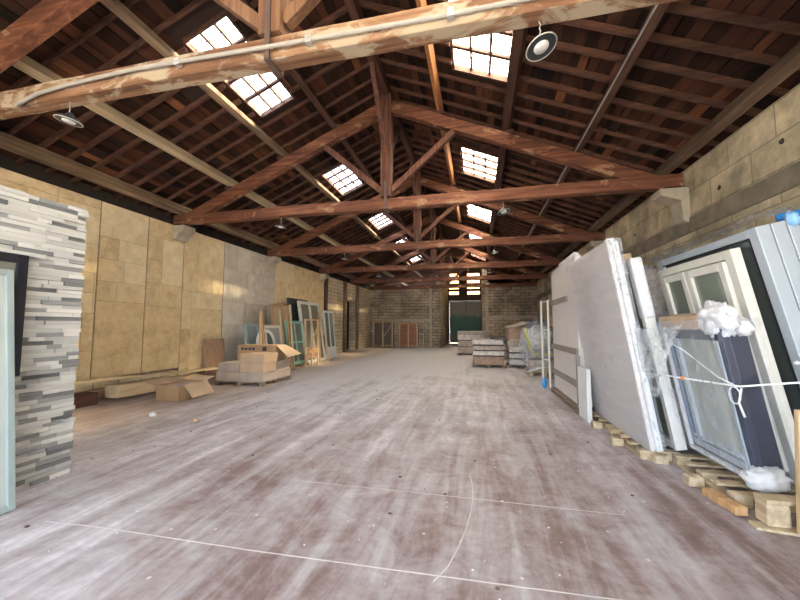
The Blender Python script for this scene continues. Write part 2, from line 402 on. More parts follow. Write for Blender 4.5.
# ------------------------------------------------------------ roof
Y0, Y1 = -3.2, 33.4
DZ = 7.60                                   # underside of planks at the ridge
SK = [(.4, 2.3), (4.65, 6.85)] + [(.4+4.8*k, 2.25+4.8*k) for k in range(2, 6)]
SKDS = {1: (1.70, 2.76), -1: (1.90, 2.72)}
def deck(side):
    SKD = SKDS[side]
    mb = MB(); t = .06
    def cell(d0, d1, a, b):
        x0, x1 = CX+side*d0, CX+side*d1; z0, z1 = DZ+.045-SL*d0, DZ+.045-SL*d1
        vs = [(x0,a,z0),(x1,a,z1),(x1,b,z1),(x0,b,z0)]; vs += [(x,y,z+t) for x,y,z in vs]
        mb.add(vs, [(0,1,2,3),(4,5,6,7),(0,1,5,4),(1,2,6,5),(2,3,7,6),(3,0,4,7)])
    cell(0, SKD[0], Y0, Y1); cell(SKD[1], 7.1, Y0, Y1)
    y = Y0
    for a, b_ in SK:
        cell(SKD[0], SKD[1], y, a); y = b_
    cell(SKD[0], SKD[1], y, Y1)
    return mb
cl = deck(1); c2 = deck(-1); cl.v_ = None
b0 = len(cl.v); cl.v += c2.v; cl.f += [tuple(b0+i for i in f) for f in c2.f]; cl.c += c2.c
CE = struct('ceiling', cl, M['deck'])
# plank / tile underside between the rafters, individual boards with their own tone
RS = .4667
pk = MB()
for side in (1, -1):
    SKD = SKDS[side]
    nb = int((Y1-Y0)/RS)+1
    for i in range(nb):
        ya = Y0 + i*RS
        d = .02
        while d < 6.9:
            w = random.uniform(.13, .2)
            ym, dm = ya+RS/2, d+w/2
            if any(a-.28 < ym < b_+.28 and SKD[0]-.02 < dm < SKD[1]+.02 for a, b_ in SK): d += w; continue
            if random.random() < .05: d += w; continue
            g = .012; tl = random.uniform(-.02, .02); dz = random.uniform(-.012, .012)
            xs = [CX+side*(d+g), CX+side*(d+w-g)]
            za, zb = DZ-SL*(d+g)+dz+tl, DZ-SL*(d+w-g)+dz-tl
            ya2, yb2 = ya+.01, ya+RS-.01
            vs = [(xs[0],ya2,za),(xs[1],ya2,zb),(xs[1],yb2,zb),(xs[0],yb2,za)]
            vs += [(x,y,z+.03) for x,y,z in vs]
            t = min(1, max(0, random.gauss(.42, .17)))
            pk.add(vs, [(0,3,2,1),(4,5,6,7),(0,1,5,4),(1,2,6,5),(2,3,7,6),(3,0,4,7)], t)
            d += w
pk.build('ceiling_planks', M['tiles'], CE)

# rafters running down the slope
def rafter(side):
    mb = MB(); a = Vector((side*.04, 0, -SL*.04)); b_ = Vector((side*6.95, 0, -SL*6.95))
    mb.beam(a, b_, .045, .07, n=10, wob=.012); return mb
inst = {}
for side in (1, -1):
    SKD = SKDS[side]
    for i in range(int((Y1-Y0)/RS)+1):
        y = Y0 + i*RS
        if y < 1.2: continue
        split = any(a-.02 < y < b_+.02 for a, b_ in SK)
        key = (side, split)
        if key not in inst:
            if not split: mb = rafter(side)
            else:
                mb = MB(); mb.beam((side*.04,0,-SL*.04), (side*(SKD[0]-.02),0,-SL*(SKD[0]-.02)), .06, .085)
                mb.beam((side*(SKD[1]+.02),0,-SL*(SKD[1]+.02)), (side*6.95,0,-SL*6.95), .06, .085)
            o = mb.build('roof_rafter', M['rafter']); inst[key] = o
        else:
            o = inst[key].copy(); COL.objects.link(o)
        o.location = (CX, y, DZ-.055)
        bay = sum(1 for q in (3.17, 7.93, 12.35, 17.0, 21.6, 25.7) if y > q)
        bn = ['in front of the nearest truss', 'between the nearest and second trusses', 'between the second and third trusses', 'between the third and fourth trusses', 'between the fourth and fifth trusses', 'between the two farthest trusses', 'beyond the farthest truss'][bay]
        wn = 'block-wall' if side > 0 else 'clad-wall'
        tag(o, 'thin %s on the %s slope %s' % ('rafter cut by a skylight' if split else 'full-length rafter', wn, bn), 'rafter',
            '%s rafters, %s slope, %s' % ('cut' if split else 'full', wn, bn))

# skylights
sky_glass = thin_glass('skylight_glass', (.96,.98,1.), .04)
mk_, nt, b = new('sun_diffusing_glass'); nt.nodes.remove(b)  # milkiness made up so these panes keep sun patches off the floor
t_ = nt.nodes.new('ShaderNodeBsdfTransparent'); t_.inputs[0].default_value = (.96,.98,1,1)
tr = nt.nodes.new('ShaderNodeBsdfTranslucent'); tr.inputs[0].default_value = (.97,.97,.95,1)
mx = nt.nodes.new('ShaderNodeMixShader'); mx.inputs[0].default_value = .93
nt.links.new(t_.outputs[0], mx.inputs[1]); nt.links.new(tr.outputs[0], mx.inputs[2]); nt.links.new(mx.outputs[0], nt.nodes['Material Output'].inputs[0])
n = 2
for side in (1, -1):
    SKD = SKDS[side]
    for a, b_ in SK[0:]:
        def P(d, y, dz=0): return (CX+side*d, y, DZ-SL*d+dz)
        fr = MB(); 
        for y in (a, b_): fr.beam(P(SKD[0], y, .02), P(SKD[1], y, .02), .05, .09)
        for d in SKD: fr.beam(P(d, a, .02), P(d, b_, .02), .05, .09)
        for k in (1, 2): d = SKD[0]+(SKD[1]-SKD[0])*k/3; fr.beam(P(d, a, .05), P(d, b_, .05), .05, .05)
        for k in (1, 2, 3): y = a+(b_-a)*k/4; fr.beam(P(SKD[0], y, .05), P(SKD[1], y, .05), .07, .05)
        w = fr.build('window_%d' % n, M['purlin_dark']); w['kind'] = 'structure'; n += 1
        g = MB(); g.add([P(SKD[0],a,.12),P(SKD[1],a,.12),P(SKD[1],b_,.12),P(SKD[0],b_,.12)], [(0,1,2,3)]); g.build('glass_pane', sky_glass if side < 0 else mk_, w)
        tb = MB()
        for k in range(4): y = a+(b_-a)*(k+.5)/4; tb.beam(P(SKD[0], y, .10), P(SKD[1], y, .10), .012, .02)
        tb.build('glazing_bar', M['iron'], w)

# purlins along the hall
def purlin(x, z0, w, h, mat, label, y0=-2.85, y1=32.9, up=None):
    s_ = 1 if x > CX else -1
    z = rz(x, z0)
    upv = Vector((s_*SL, 0, 1)).normalized() if up is None else up
    mb = MB().beam((x, y0, z), (x, y1, z), w, h, up=upv, n=14, wob=.02)
    return tag(mb.build('purlin', mat, bevel=.008), label, 'beam')
PZ = 7.36
purlin(2.23, PZ, .14, .24, M['purlin_dark'], 'dark purlin carrying a thin pale pipe above the block wall')
purlin(.72, PZ, .16, .26, M['purlin_dark'], 'dark broad purlin just below the skylights nearest the block wall')
purlin(-.80, PZ, .09, .18, M['purlin_sunlit'], 'purlin coloured as sunlit orange, just above the skylights on the block wall side')
purlin(3.80, PZ, .16, .22, M['purlin_mid'], 'grey-brown lowest purlin along the top of the block wall')
purlin(-3.55, PZ, .13, .2, M['purlin_dark'], 'dark purlin just above the skylights on the clad wall side')
purlin(-4.95, PZ, .13, .18, M['purlin_tan'], 'grey-brown purlin just below the skylights on the clad wall side')
purlin(-6.49, PZ, .15, .20, M['purlin_cream'], 'pale cream purlin halfway down the slope over the clad wall')
purlin(-8.02, PZ, .16, .24, M['purlin_tan'], 'weathered tan purlin lowest on the clad wall side')
tag(MB().beam((CX, -2.85, 7.36), (CX, 32.9, 7.36), .16, .28, n=12, wob=.02).build('ridge_beam', M['purlin_dark'], bevel=.008), 'dark beam running along the very top of the roof', 'beam')
# thin pale pipe fixed under the purlin
zc = rz(2.23, PZ)-.13
tag(MB().tube([(2.12, y, zc+.01) for y in (3.6, 6, 9, 12, 15, 17.5)], .016, 8).build('pipe', M['conduit']), 'thin pale pipe running along a dark purlin above the block wall', 'pipe')

# ------------------------------------------------------------ trusses
def truss(Y, tan, label, idx):
    t = thing('roof_truss', label, 'roof truss', (CX, Y, WT), 'timber king-post trusses across the hall')
    m1 = M['truss_tan'] if tan else M['truss_red']; mz = M['truss_tan_z'] if tan else M['truss_red_z']
    if tan:   # tie beam in two lengths scarfed at the king post
        MB().beam((XL+.03, Y, 4.525), (-2.14, Y, 4.525), .18, .25, n=10, wob=.012).build('tie_beam', m1, t, bevel=.01)
        MB().beam((-2.15, Y+.012, 4.53), (XR-.04, Y+.012, 4.53), .18, .255, n=10, wob=.012).build('tie_beam', m1, t, bevel=.01)
    else:
        MB().beam((XL+.03, Y, 4.52), (XR-.04, Y, 4.52), .20, .26, n=14, wob=.02).build('tie_beam', m1, t, bevel=.012)
    # principal rafters, struts, king post
    for s_ in (1, -1):
        xe = CX+s_*5.85
        up_ = .13 if tan else 0
        MB().beam((xe, Y, rz(xe, 7.05)-.08+up_), (CX+s_*.10, Y, rz(CX+s_*.1, 7.05)-.05+up_*.3), .18, .27, n=8, wob=.02).build('principal_rafter', M['truss_red'] if not tan else M['truss_red'], t, bevel=.01)
        MB().beam((CX+s_*.12, Y, 4.85), (CX+s_*1.62, Y, 6.14), .12, .14).build('strut', mz, t, bevel=.008)
        for d in (1.3, 2.85, 4.4):
            x = CX+s_*d; z = rz(x, 7.18)
            MB().box(x-.1, Y-.07, z-.02, x+.1, Y+.07, z+.05).build('cleat', M['purlin_dark'], t)
    MB().box(CX-.13, Y-.12, 4.68, CX+.13, Y+.12, 7.28).build('king_post', mz, t, bevel=.01)
    MB().box(CX-.03, Y-.14, 4.37, CX+.03, Y-.125, 5.05).box(CX-.03, Y+.125, 4.37, CX+.03, Y+.14, 5.05).box(CX-.03, Y-.14, 4.36, CX+.03, Y+.14, 4.38).build('iron_strap', M['iron'], t)
    for s_ in (1, -1):
        MB().beam((CX, Y+s_*.12, 5.75), (CX, Y+s_*1.25, 7.18), .10, .13).build('ridge_brace', M['truss_red_z'], t)
    return t
TY = [3.17, 7.93, 12.35, 17.0, 21.6, 25.7]
TL_ = ['nearest roof truss, pale tan tie beam carrying a grey cable pipe',
       'red-brown roof truss second from the viewer, its ends on corbels',
       'red-brown roof truss third from the viewer, a lamp under each side',
       'red-brown roof truss fourth from the viewer',
       'red-brown roof truss fifth from the viewer',
       'farthest roof truss, close in front of the far block wall']
for i, y in enumerate(TY): truss(y, i == 0, TL_[i], i)
# conduit clipped along the near tie beam
t = thing('cable_conduit', 'pale grey cable conduit clipped along the nearest tie beam', 'conduit', (-2, 3.04, 4.5))
pts = [(-5.62,3.04,4.38),(-5.5,3.03,4.41),(-5.27,3.02,4.46),(-4.8,3.02,4.50),(-3.83,3.02,4.53),(-2.6,3.02,4.50),(-1.87,3.02,4.48),(-.82,3.04,4.48),(-.11,3.04,4.47),(.8,3.04,4.48),(2.0,3.04,4.50),(3.9,3.04,4.51)]
MB().tube(pts, .022, 10).build('pipe', M['conduit'], t, smooth=True)
for x, z in ((-3.2,4.515),(-1.62,4.48),(-.2,4.47),(1.4,4.49)):
    MB().box(x-.035, 3.0, z-.04, x+.035, 3.065, z+.04).build('clip', M['metal_grey'], t, bevel=.006)
# corbels
for i, (x, y, s_) in enumerate(((XR, 7.95, -1), (XL+.11, 7.95, 1), (XR, 12.35, -1), (XL+.11, 12.35, 1), (XL+.11, 17.0, 1), (XR, 17.0, -1))):
    mb = MB(); d = .50 if s_ < 0 else .36
    pr = [(0,3.62),(s_*.12,3.66),(s_*.15,4.08),(s_*d,4.20),(s_*d,4.34),(0,4.34)]
    vs = [(x+a, y-.2, z) for a, z in pr] + [(x+a, y+.2, z) for a, z in pr]; k = len(pr)
    if s_ > 0: vs = [(v[0], v[1], max(v[2], 3.95)) for v in vs]
    mb.add(vs, [tuple(range(k)), tuple(range(2*k-1, k-1, -1))] + [(j, (j+1) % k, k+(j+1) % k, k+j) for j in range(k)])
    o = mb.build('corbel', M['concrete'], bevel=.01)
    tag(o, 'concrete corbel on the %s wall under the end of the %s tie beam' % ('block' if s_ < 0 else 'slab-clad', {7.95:'second', 12.35:'third', 17.0:'fourth'}[y]), 'corbel')

# ------------------------------------------------------------ pendant lamps
def pendant(x, y, zt, drop, label, tilt=(0,0)):
    t = thing('pendant_lamp', label, 'lamp', (x, y, zt), 'pendant lamps under the tie beams')
    z = zt-drop
    T = Matrix.Rotation(tilt[0], 3, 'X') @ Matrix.Rotation(tilt[1], 3, 'Y')
    ch = MB()
    k = 0; zz = zt
    while zz > z+.05:
        ch.tube([(x+(.006 if k % 2 else -.006), y, zz), (x+(-.006 if k % 2 else .006), y, zz-.035)], .006, 6); zz -= .03; k += 1
    ch.build('chain', M['lamp_grey'], t)
    MB().lathe([(.016,.085),(.035,.07),(.05,.04),(.09,.025),(.125,-.003),(.134,-.022),(.126,-.026),(.10,-.021),(.07,-.019)], (x, y, z), 32, T).build('lamp_housing', M['lamp_black'], t, smooth=True)
    MB().lathe([(.068,-.018),(.064,-.032),(.015,-.036)], (x, y, z), 28, T).build('lens', M['lamp_glass'], t, smooth=True)
    MB().tube([Vector((x, y, z)) + T @ Vector((.135*math.cos(a_), .135*math.sin(a_), -.022)) for a_ in [k*math.pi/16 for k in range(33)]], .006, 6).build('rim', M['lamp_grey'], t, smooth=True)
    return t
LAMPS = []
names = ['nearest', 'second', 'third', 'fourth', 'fifth']
for i, y in enumerate(TY[:5]):
    for x, s_ in ((-4.92, 'slab-clad wall'), (.60, 'block wall')):
        # first two were measured a little behind the beam
        LAMPS.append(pendant(x, y+(.04 if x > 0 else -.02) if i == 0 else y, 4.39, .23,
            'round black pendant lamp under the %s tie beam, on the %s side' % (names[i], s_), (R(-8) if x > 0 else 0, R(-14) if x > 0 else R(10))))

# ------------------------------------------------------------ wall finishes on the left
def slabs(y0, y1, z0, z1, mat, name, label, pattern, thick=.05, x=XL+.10):
    t = thing(name, label, 'stone panel', (x, (y0+y1)/2, z0))
    mb = MB()
    for (a, b_, c, d, tone) in pattern:
        if b_ <= y0 or a >= y1: continue
        e = .004; mb.box(x-.015+random.uniform(0,.006), max(a, y0)+e, max(c, z0)+e, x+random.uniform(.004,.008), min(b_, y1)-e, min(d, z1)-e, tone=tone)
    mb.build('stone_slabs', mat, t)
    MB().box(x-.06, y0, z0, x-.018, y1, z1).build('mounting_board', M['cardboard'], t)
    return t
def pat(y0, y1, z0, z1, bw, bh, rnd):
    out = []; z = z0; row = 0
    while z < z1:
        h = bh*rnd.choice([.7, 1, 1, 1.3]); y = y0
        while y < y1:
            w = bw*rnd.choice([.5, .8, 1, 1.3]); out.append((y, y+w, z, z+h, rnd.uniform(.25,.8))); y += w
        z += h
    return out
rn = random.Random(3)
slabs(1.2, 5.9, .45, 4.36, M['travertine'], 'stone_cladding', 'beige travertine wall panel partly hidden behind the split-stone display wall', pat(1.2,5.9,.45,4.4,.95,.62,rn))
slabs(5.92, 7.05, .45, 4.36, M['travertine'], 'stone_cladding', 'narrow beige travertine panel with small squares near its top, over the long pale board', 
      [(5.9,7.1,.4,2.15,.45),(5.9,6.35,2.15,2.6,.35),(6.35,7.1,2.15,2.6,.6),(5.9,6.5,2.6,3.1,.5),(6.5,7.1,2.6,3.1,.8),(5.9,6.35,3.1,3.6,.3),(6.35,7.1,3.1,3.6,.75),(5.9,7.1,3.6,4.4,.65)])
slabs(7.07, 8.15, .45, 4.36, M['travertine'], 'stone_cladding', 'beige travertine panel below the near corbel on the long wall',
      [(7.0,8.2,.4,2.1,.40),(7.0,7.45,2.1,2.7,.3),(7.45,8.2,2.1,2.7,.45),(7.0,7.5,2.7,3.3,.35),(7.5,8.2,2.7,3.9,.75),(7.0,7.5,3.3,3.9,.35),(7.0,8.2,3.9,4.4,.4)])
slabs(8.17, 9.75, .35, 4.36, M['travertine'], 'stone_cladding', 'beige travertine panel behind the pallet of cardboard boxes, sun patch on it',
      [(8.1,8.5,.3,1.5,.3),(8.5,9.8,.3,2.1,.5),(8.1,8.5,1.5,2.6,.6),(8.5,9.8,2.1,2.6,.7),(8.1,8.7,2.6,4.4,.4),(8.7,9.3,2.6,4.4,.55),(9.3,9.8,2.6,4.4,.65)])
slabs(9.78, 12.7, .1, 4.36, M['greystone'], 'stone_cladding', 'pale grey stone wall panel behind the arched white window', pat(9.78,12.7,.1,4.4,.8,1.1,rn))
slabs(12.72, 14.2, .1, 4.36, M['travertine'], 'stone_cladding', 'creamy travertine panel behind the teal window', pat(12.72,14.2,.1,4.4,1.5,1.4,rn))
slabs(14.22, 17.4, .1, 4.36, M['travertine'], 'stone_cladding', 'creamy travertine panel farthest along the long wall, beside the dark timber post', pat(14.22,17.4,.1,4.4,3.2,2.2,rn))

# split-stone display wall in the foreground
def cladding():
    t = thing('stone_display_wall', 'foreground display wall of grey and white split-stone strips', 'display wall', (-4.45, .5, 0))
    MB().box(-4.56, -1.6, 0, -4.44, 3.02, 2.93).build('backing_board', M['concrete'], t)
    mb = MB(); z = 0; rr = random.Random(11)
    while z < 2.92:
        h = .0425; y = -1.6+rr.uniform(-.3, 0)
        while y < 3.07:
            w = rr.uniform(.1, .42); ye = min(y+w, 3.07+rr.uniform(-.012,.012))
            if 3.07-ye < .07: ye = 3.07+rr.uniform(-.015,.008)
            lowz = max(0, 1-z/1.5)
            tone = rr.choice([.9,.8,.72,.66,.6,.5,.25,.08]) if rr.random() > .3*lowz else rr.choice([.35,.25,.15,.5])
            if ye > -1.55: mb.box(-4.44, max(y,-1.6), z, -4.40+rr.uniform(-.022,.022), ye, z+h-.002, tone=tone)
            y += w
            if ye >= 3.05: break
        z += h
    # return strips on the visible end
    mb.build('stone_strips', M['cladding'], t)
    return t
cladding()
# black picture-like window frame on the display wall
def simple_frame(name, label, cat, loc, W, Ht, T, lean, frame_w, mf, mg, cols=1, rows=1, mull=.06, front=-1, group=None, bottom_panel=0, top_w=None, rotz=0, parts_mid=None, mb_mid=None, skew=None, inset=.35):
    """leaning framed window: local y along its width, z up, x through its thickness; front = side with the deeper rebate"""
    t = thing(name, label, cat, loc, group, rot=(0, -lean, rotz))
    fw = frame_w; tw = top_w or fw
    MB().box(-T/2,0,0,T/2,fw,Ht).box(-T/2,W-fw,0,T/2,W,Ht).box(-T/2,fw,0,T/2,W-fw,fw).box(-T/2,fw,Ht-tw,T/2,W-fw,Ht).build('frame', mf, t, bevel=.006)
    iw = (W-2*fw - (cols-1)*mull)/cols; z0 = fw+bottom_panel; ih = (Ht-tw-z0-(rows-1)*mull*.6)/rows
    if bottom_panel:
        MB().box(-T*inset, fw, fw, T*inset, W-fw, fw+bottom_panel).build('lower_panel', mb_mid or mf, t, bevel=.004)
    if cols > 1:
        for c in range(1, cols):
            y = fw+c*iw+(c-1)*mull; MB().box(-T*.42, y, z0, T*.42, y+mull, Ht-tw).build('mullion', mf, t, bevel=.004)
    for r in range(1, rows):
        z = z0+r*ih+(r-1)*mull*.6
        for c in range(cols):
            y = fw+c*(iw+mull); MB().box(-T*.36, y, z, T*.36, y+iw, z+mull*.6).build('glazing_bar', mf, t, bevel=.003)
    for r in range(rows):
        for c in range(cols):
            y = fw+c*(iw+mull); z = z0+r*(ih+mull*.6)
            MB().box(-.008, y-.004, z-.004, .008, y+iw+.004, z+ih+.004).build('glass_pane', mg, t)
    return t
simple_frame('picture_window', 'black framed dark glass panel mounted on the split-stone display wall', 'frame', (-4.33, 1.35, 1.12), 1.16, 1.17, .06, 0, .085, M['black'], M['glass_mid'])
tw_ = simple_frame('door_frame_unit', 'grey-green glazed door leaning in front of the split-stone display wall', 'door', (-3.98, 1.32, .01), 1.03, 2.12, .07, R(7), .055, M['sage_frame'], glassm('lit_pane_tint', (.42,.46,.44), .25))  # pane colour kept pale to paint in the light on it

# ------------------------------------------------------------ objects along the left wall
def board(name, label, cat, p, q, w, h, mat, group=None, up=(0,0,1)):
    return tag(MB().beam(p, q, w, h, up, n=6, wob=.008).build(name, mat, bevel=.006), label, cat, group)
board('long_board', 'long pale board lying under the travertine panels', 'board', (-7.72, 4.7, .52), (-7.55, 9.0, .36), .36, .035, M['pale_wood_y'])
board('timber_beam', 'thick tan timber beam lying behind the open cardboard box', 'timber', (-7.62, 5.98, .21), (-7.55, 7.35, .2), .34, .26, M['pale_wood_y'])
board('timber_beam', 'second tan timber beam, end to end with the one behind the open box', 'timber', (-7.5, 7.4, .18), (-7.45, 8.15, .17), .32, .24, M['pale_wood_y'])
board('dark_timber', 'dark brown wooden block in the shade under the long pale board', 'timber', (-7.75, 4.6, .125), (-7.78, 5.75, .125), .3, .24, M['purlin_dark'])
board('support_block', 'small pale wooden block holding up the near end of the long board', 'block', (-7.7, 4.2, .26), (-7.7, 4.55, .26), .3, .5, M['pallet'])
# open cardboard box with flaps
t = thing('cardboard_box', 'open cardboard box with spread flaps lying on the floor', 'box', (-6.5, 6.68, 0), rot=(0,0,R(2)))
bw, bl, bh = .58, .80, .33
MB().box(-bw/2,-bl/2,0,bw/2,bl/2,.01).box(-bw/2,-bl/2,0,-bw/2+.01,bl/2,bh).box(bw/2-.01,-bl/2,0,bw/2,bl/2,bh).box(-bw/2,-bl/2,0,bw/2,-bl/2+.01,bh).box(-bw/2,bl/2-.01,0,bw/2,bl/2,bh).build('box_body', M['cardboard'], t)
for (p, q, o_) in (((bw/2,-bl/2+.12,bh),(bw/2,bl/2,bh),(.17,.06,-.28)), ((-bw/2,-bl/2,bh),(-bw/2,bl/2,bh),(-.26,-.05,.06)), ((-bw/2,bl/2,bh),(bw/2,bl/2,bh),(0,.28,.06))):
    p, q, o_ = Vector(p), Vector(q), Vector(o_); u = Vector((0,0,.008))
    mb = MB(); vs = [p,q,q+o_,p+o_]; mb.add([v for v in vs]+[v+u for v in vs], [(0,1,2,3),(4,5,6,7),(0,1,5,4),(1,2,6,5),(2,3,7,6),(3,0,4,7)]); mb.build('flap', M['cardboard_pale'], t)
MB().box(-.26,-.36,.02,.26,.36,.29).build('contents', M['cardboard_grey'], t, bevel=.02)
# stones on floor
for (x, y, r, m_, lab) in ((-5.60,5.15,.055,'foam','small white stone lying on the floor near the open cardboard box'), (-4.62,5.05,.04,'orange_wood','small orange rubble piece on the floor')):
    tag(MB().lump((x,y,r*.8), r*1.2, r, r*.8, .3, 1.6, 3, 14, 9).build('stone', M[m_]), lab, 'stone')

# pallet with tiled boxes
def pallet(label, x0, y0, x1, y1, mat, z=0, group=None, n=6, along='x'):
    t = thing('pallet', label, 'pallet', ((x0+x1)/2, (y0+y1)/2, z), group)
    for k in range(3):
        for j in range(3):
            cx = x0+.07+(x1-x0-.14)*k/2; cy = y0+.06+(y1-y0-.12)*j/2
            MB().box(cx-.065, cy-.055, z+.02, cx+.065, cy+.055, z+.085).build('block', mat, t)
    for k in range(3):
        cx = x0+.07+(x1-x0-.14)*k/2
        MB().box(cx-.06, y0, z, cx+.06, y1, z+.02).build('bottom_board', mat, t)
    for j in range(n):
        cy = y0+.05+(y1-y0-.1)*j/(n-1)
        MB().box(x0, cy-.05, z+.086, x1, cy+.05, z+.106).build('deck_board', mat, t)
    return t
G_ = 'cardboard boxes of tiles stacked on the near pallet'
pallet('low wooden pallet carrying the stack of cardboard tile boxes', -7.05, 8.32, -5.55, 9.75, M['pallet_dark'])
def cbox(label, x0, y0, z0, x1, y1, z1, mat, band=None, group=None):
    t = thing('tile_box', label, 'box', ((x0+x1)/2, (y0+y1)/2, z0), group)
    MB().box(x0, y0, z0, x1, y1, z1).build('carton', M[mat], t, bevel=.008)
    MB().box(x0-.001, y0-.001, (z0+z1)/2-.006, x1+.001, y1+.001, (z0+z1)/2+.006).build('packing_tape', M['cardboard_pale' if band is None else band], t)
    return t
a = .108
cbox('grey cardboard tile box at the front corner of the pallet, bottom tier', -7.03, 8.34, a, -6.32, 9.0, a+.24, 'cardboard_grey', group=G_)
cbox('grey cardboard tile box in the middle front of the pallet, bottom tier', -6.31, 8.34, a, -5.58, 9.0, a+.24, 'cardboard_grey', group=G_)
cbox('grey cardboard tile box at the back of the pallet, bottom tier, wall side', -7.03, 9.01, a, -6.32, 9.72, a+.24, 'cardboard_grey', group=G_)
cbox('grey cardboard tile box at the back of the pallet, bottom tier, aisle side', -6.31, 9.01, a, -5.58, 9.72, a+.24, 'cardboard_grey', group=G_)
a += .243
cbox('brownish tile box on the second tier, front, wall side', -7.0, 8.36, a, -6.33, 9.0, a+.24, 'cardboard_grey', group=G_)
cbox('pale brown tile box on the second tier, front, aisle side', -6.31, 8.36, a, -5.6, 9.0, a+.24, 'cardboard_pale', group=G_)
cbox('brownish tile box on the second tier, back, aisle side', -6.31, 9.01, a, -5.6, 9.7, a+.24, 'cardboard_grey', group=G_)
cbox('brownish tile box on the second tier, back, wall side', -7.0, 9.01, a, -6.33, 9.7, a+.24, 'cardboard_grey', group=G_)
a += .243
cbox('pink-brown tile box alone on the third tier at the aisle side', -6.33, 8.38, a, -5.62, 9.1, a+.25, 'cardboard_pale', 'cardboard_pale', group=G_)
t = thing('carton', 'long opened carton with printed marks on top of the tile boxes', 'box', (-6.3, 9.4, a))
MB().box(-6.98, 9.12, a, -5.72, 9.6, a+.45).build('carton_body', M['cardboard'], t, bevel=.008)
mb = MB(); u = Vector((.006,.006,.006)); vs = [Vector(v) for v in ((-5.71,9.12,a+.45),(-5.71,9.6,a+.45),(-5.25,9.75,a+.17),(-5.25,9.0,a+.12))]
mb.add(vs+[v+u for v in vs], [(0,1,2,3),(4,5,6,7),(0,1,5,4),(1,2,6,5),(2,3,7,6),(3,0,4,7)]); mb.build('flap', M['cardboard_pale'], t)
pm = MB()
for x in (-6.86, -6.74, -6.62, -6.50): pm.box(x, 9.116, a+.30, x+.09, 9.119, a+.37)
pm.box(-6.15, 9.116, a+.28, -6.02, 9.119, a+.40); pm.build('printed_mark', M['anthracite'], t)
# brown panel against the wall behind the boxes
t = thing('wrapped_slab', 'reddish brown board standing against the wall behind the tile boxes', 'board', (-7.93, 8.95, 0), rot=(0, R(-4), 0))
MB().box(-.04, 0, 0, .04, .8, 1.2).build('board', plain('brown_board', (.34,.22,.15), .7), t, bevel=.006)

# leaning windows on the left. thing base at (x, y0, 0)
simple_frame('window_unit', 'grey window frame with dark edge leaning left of the arched window', 'window', (-7.12, 9.9, .02), 1.35, 1.68, .09, R(9), .09, M['sage_frame'], glassm('bluish_pane', (.28,.32,.36), .15), cols=2, mull=.08)
simple_frame('window_unit', 'white framed pane standing directly behind the arched window', 'window', (-6.96, 10.6, .02), 1.1, 1.62, .07, R(8), .1, M['white_old'], glassm('pale_pane', (.38,.38,.35), .2))
# arched window
t = thing('arched_window', 'small white window with a rounded arch top, leaning behind the boxes', 'window', (-6.80, 9.95, .02), rot=(0, R(-7), 0))
W_, Hs = 1.0, .98
mb = MB(); outer = []; inner = []
for k in range(19):
    th = math.pi*k/18; outer.append((W_/2-W_/2*math.cos(th), Hs+.5*math.sin(th))); inner.append((W_/2-(W_/2-.09)*math.cos(th), Hs+.41*math.sin(th)))
outer = [(0,0)]+outer+[(W_,0)]; inner = [(.09,.09)]+inner+[(W_-.09,.09)]
vs = [(-.04,y,z) for y,z in outer]+[(-.04,y,z) for y,z in inner]+[(.04,y,z) for y,z in outer]+[(.04,y,z) for y,z in inner]
k = len(outer); fs = []
for i in range(k):
    j = (i+1) % k
    fs += [(i,j,k+j,k+i), (2*k+i,2*k+j,3*k+j,3*k+i), (i,j,2*k+j,2*k+i), (k+i,k+j,3*k+j,3*k+i)]
mb.add(vs, fs); mb.build('frame', M['white_pvc'], t)
MB().box(-.035, W_/2-.03, .09, .035, W_/2+.03, Hs+.41).build('mullion', M['white_pvc'], t)
MB().box(-.035, .09, .9, .035, W_-.09, .96).build('transom', M['white_pvc'], t)
g = MB(); g.add([(0,y,z) for y,z in inner], [tuple(range(k))]); g.build('glass_pane', M['glass_dark'], t)
tl = simple_frame('window_unit', 'teal painted casement window on a small pallet', 'window', (-6.92, 12.0, .12), 1.28, 1.7, .08, R(9), .11, M['teal'], M['glass_mid'], cols=2, rows=2, mull=.1)
MB().box(.04, -.02, .0, .09, 1.3, .06).build('sill', M['teal'], tl)
pallet('small pallet under the teal window', -7.1, 11.95, -6.75, 13.3, M['pallet'], n=5)
t = thing('wooden_rack', 'narrow pale wooden rack standing between the teal window and the white windows', 'rack', (-6.62, 12.62, 0), rot=(0, R(-1.5), R(-5)))
for y in (0, .45, .92): MB().box(-.03, y, 0, .03, y+.06, 1.88).build('upright', M['pale_wood'], t)
MB().box(-.03, .06, 1.82, .03, .92, 1.88).build('crossbar', M['pale_wood'], t); MB().box(-.03, .06, .5, .03, .92, .66).build('crossbar', M['orange_wood'], t)
MB().box(-.05, .06, .3, -.035, .92, .75).build('back_panel', plain('faded_red_panel', (.45,.26,.18), .7), t)
MB().beam((.04, .12, .45), (.04, .85, 1.55), .02, .06, up=(1,0,0)).build('diagonal_brace', M['pale_wood'], t)
simple_frame('window_unit', 'tall white double window leaning behind the wooden rack', 'window', (-6.98, 13.34, .02), 1.9, 2.68, .1, R(9), .13, M['white_old'], M['glass_mid'], cols=2, mull=.15)
simple_frame('door_unit', 'dark framed panel leaning behind the tall white double window', 'door', (-7.30, 13.0, .02), 1.7, 2.78, .08, R(8), .2, M['black'], M['glass_dark'])
simple_frame('door_unit', 'white double-glazed door with solid lower panels, farthest of the leaning row', 'door', (-6.95, 15.35, .05), 1.12, 2.3, .08, R(6), .1, M['white_pvc'], M['glass_green'], cols=2, mull=.1, bottom_panel=.45)
simple_frame('window_unit', 'brown wooden window frame leaning high behind the teal window', 'window', (-7.35, 11.6, .6), 1.35, 1.85, .07, R(6), .1, M['orange_wood'], M['cardboard_pale'], cols=2, mull=.08)
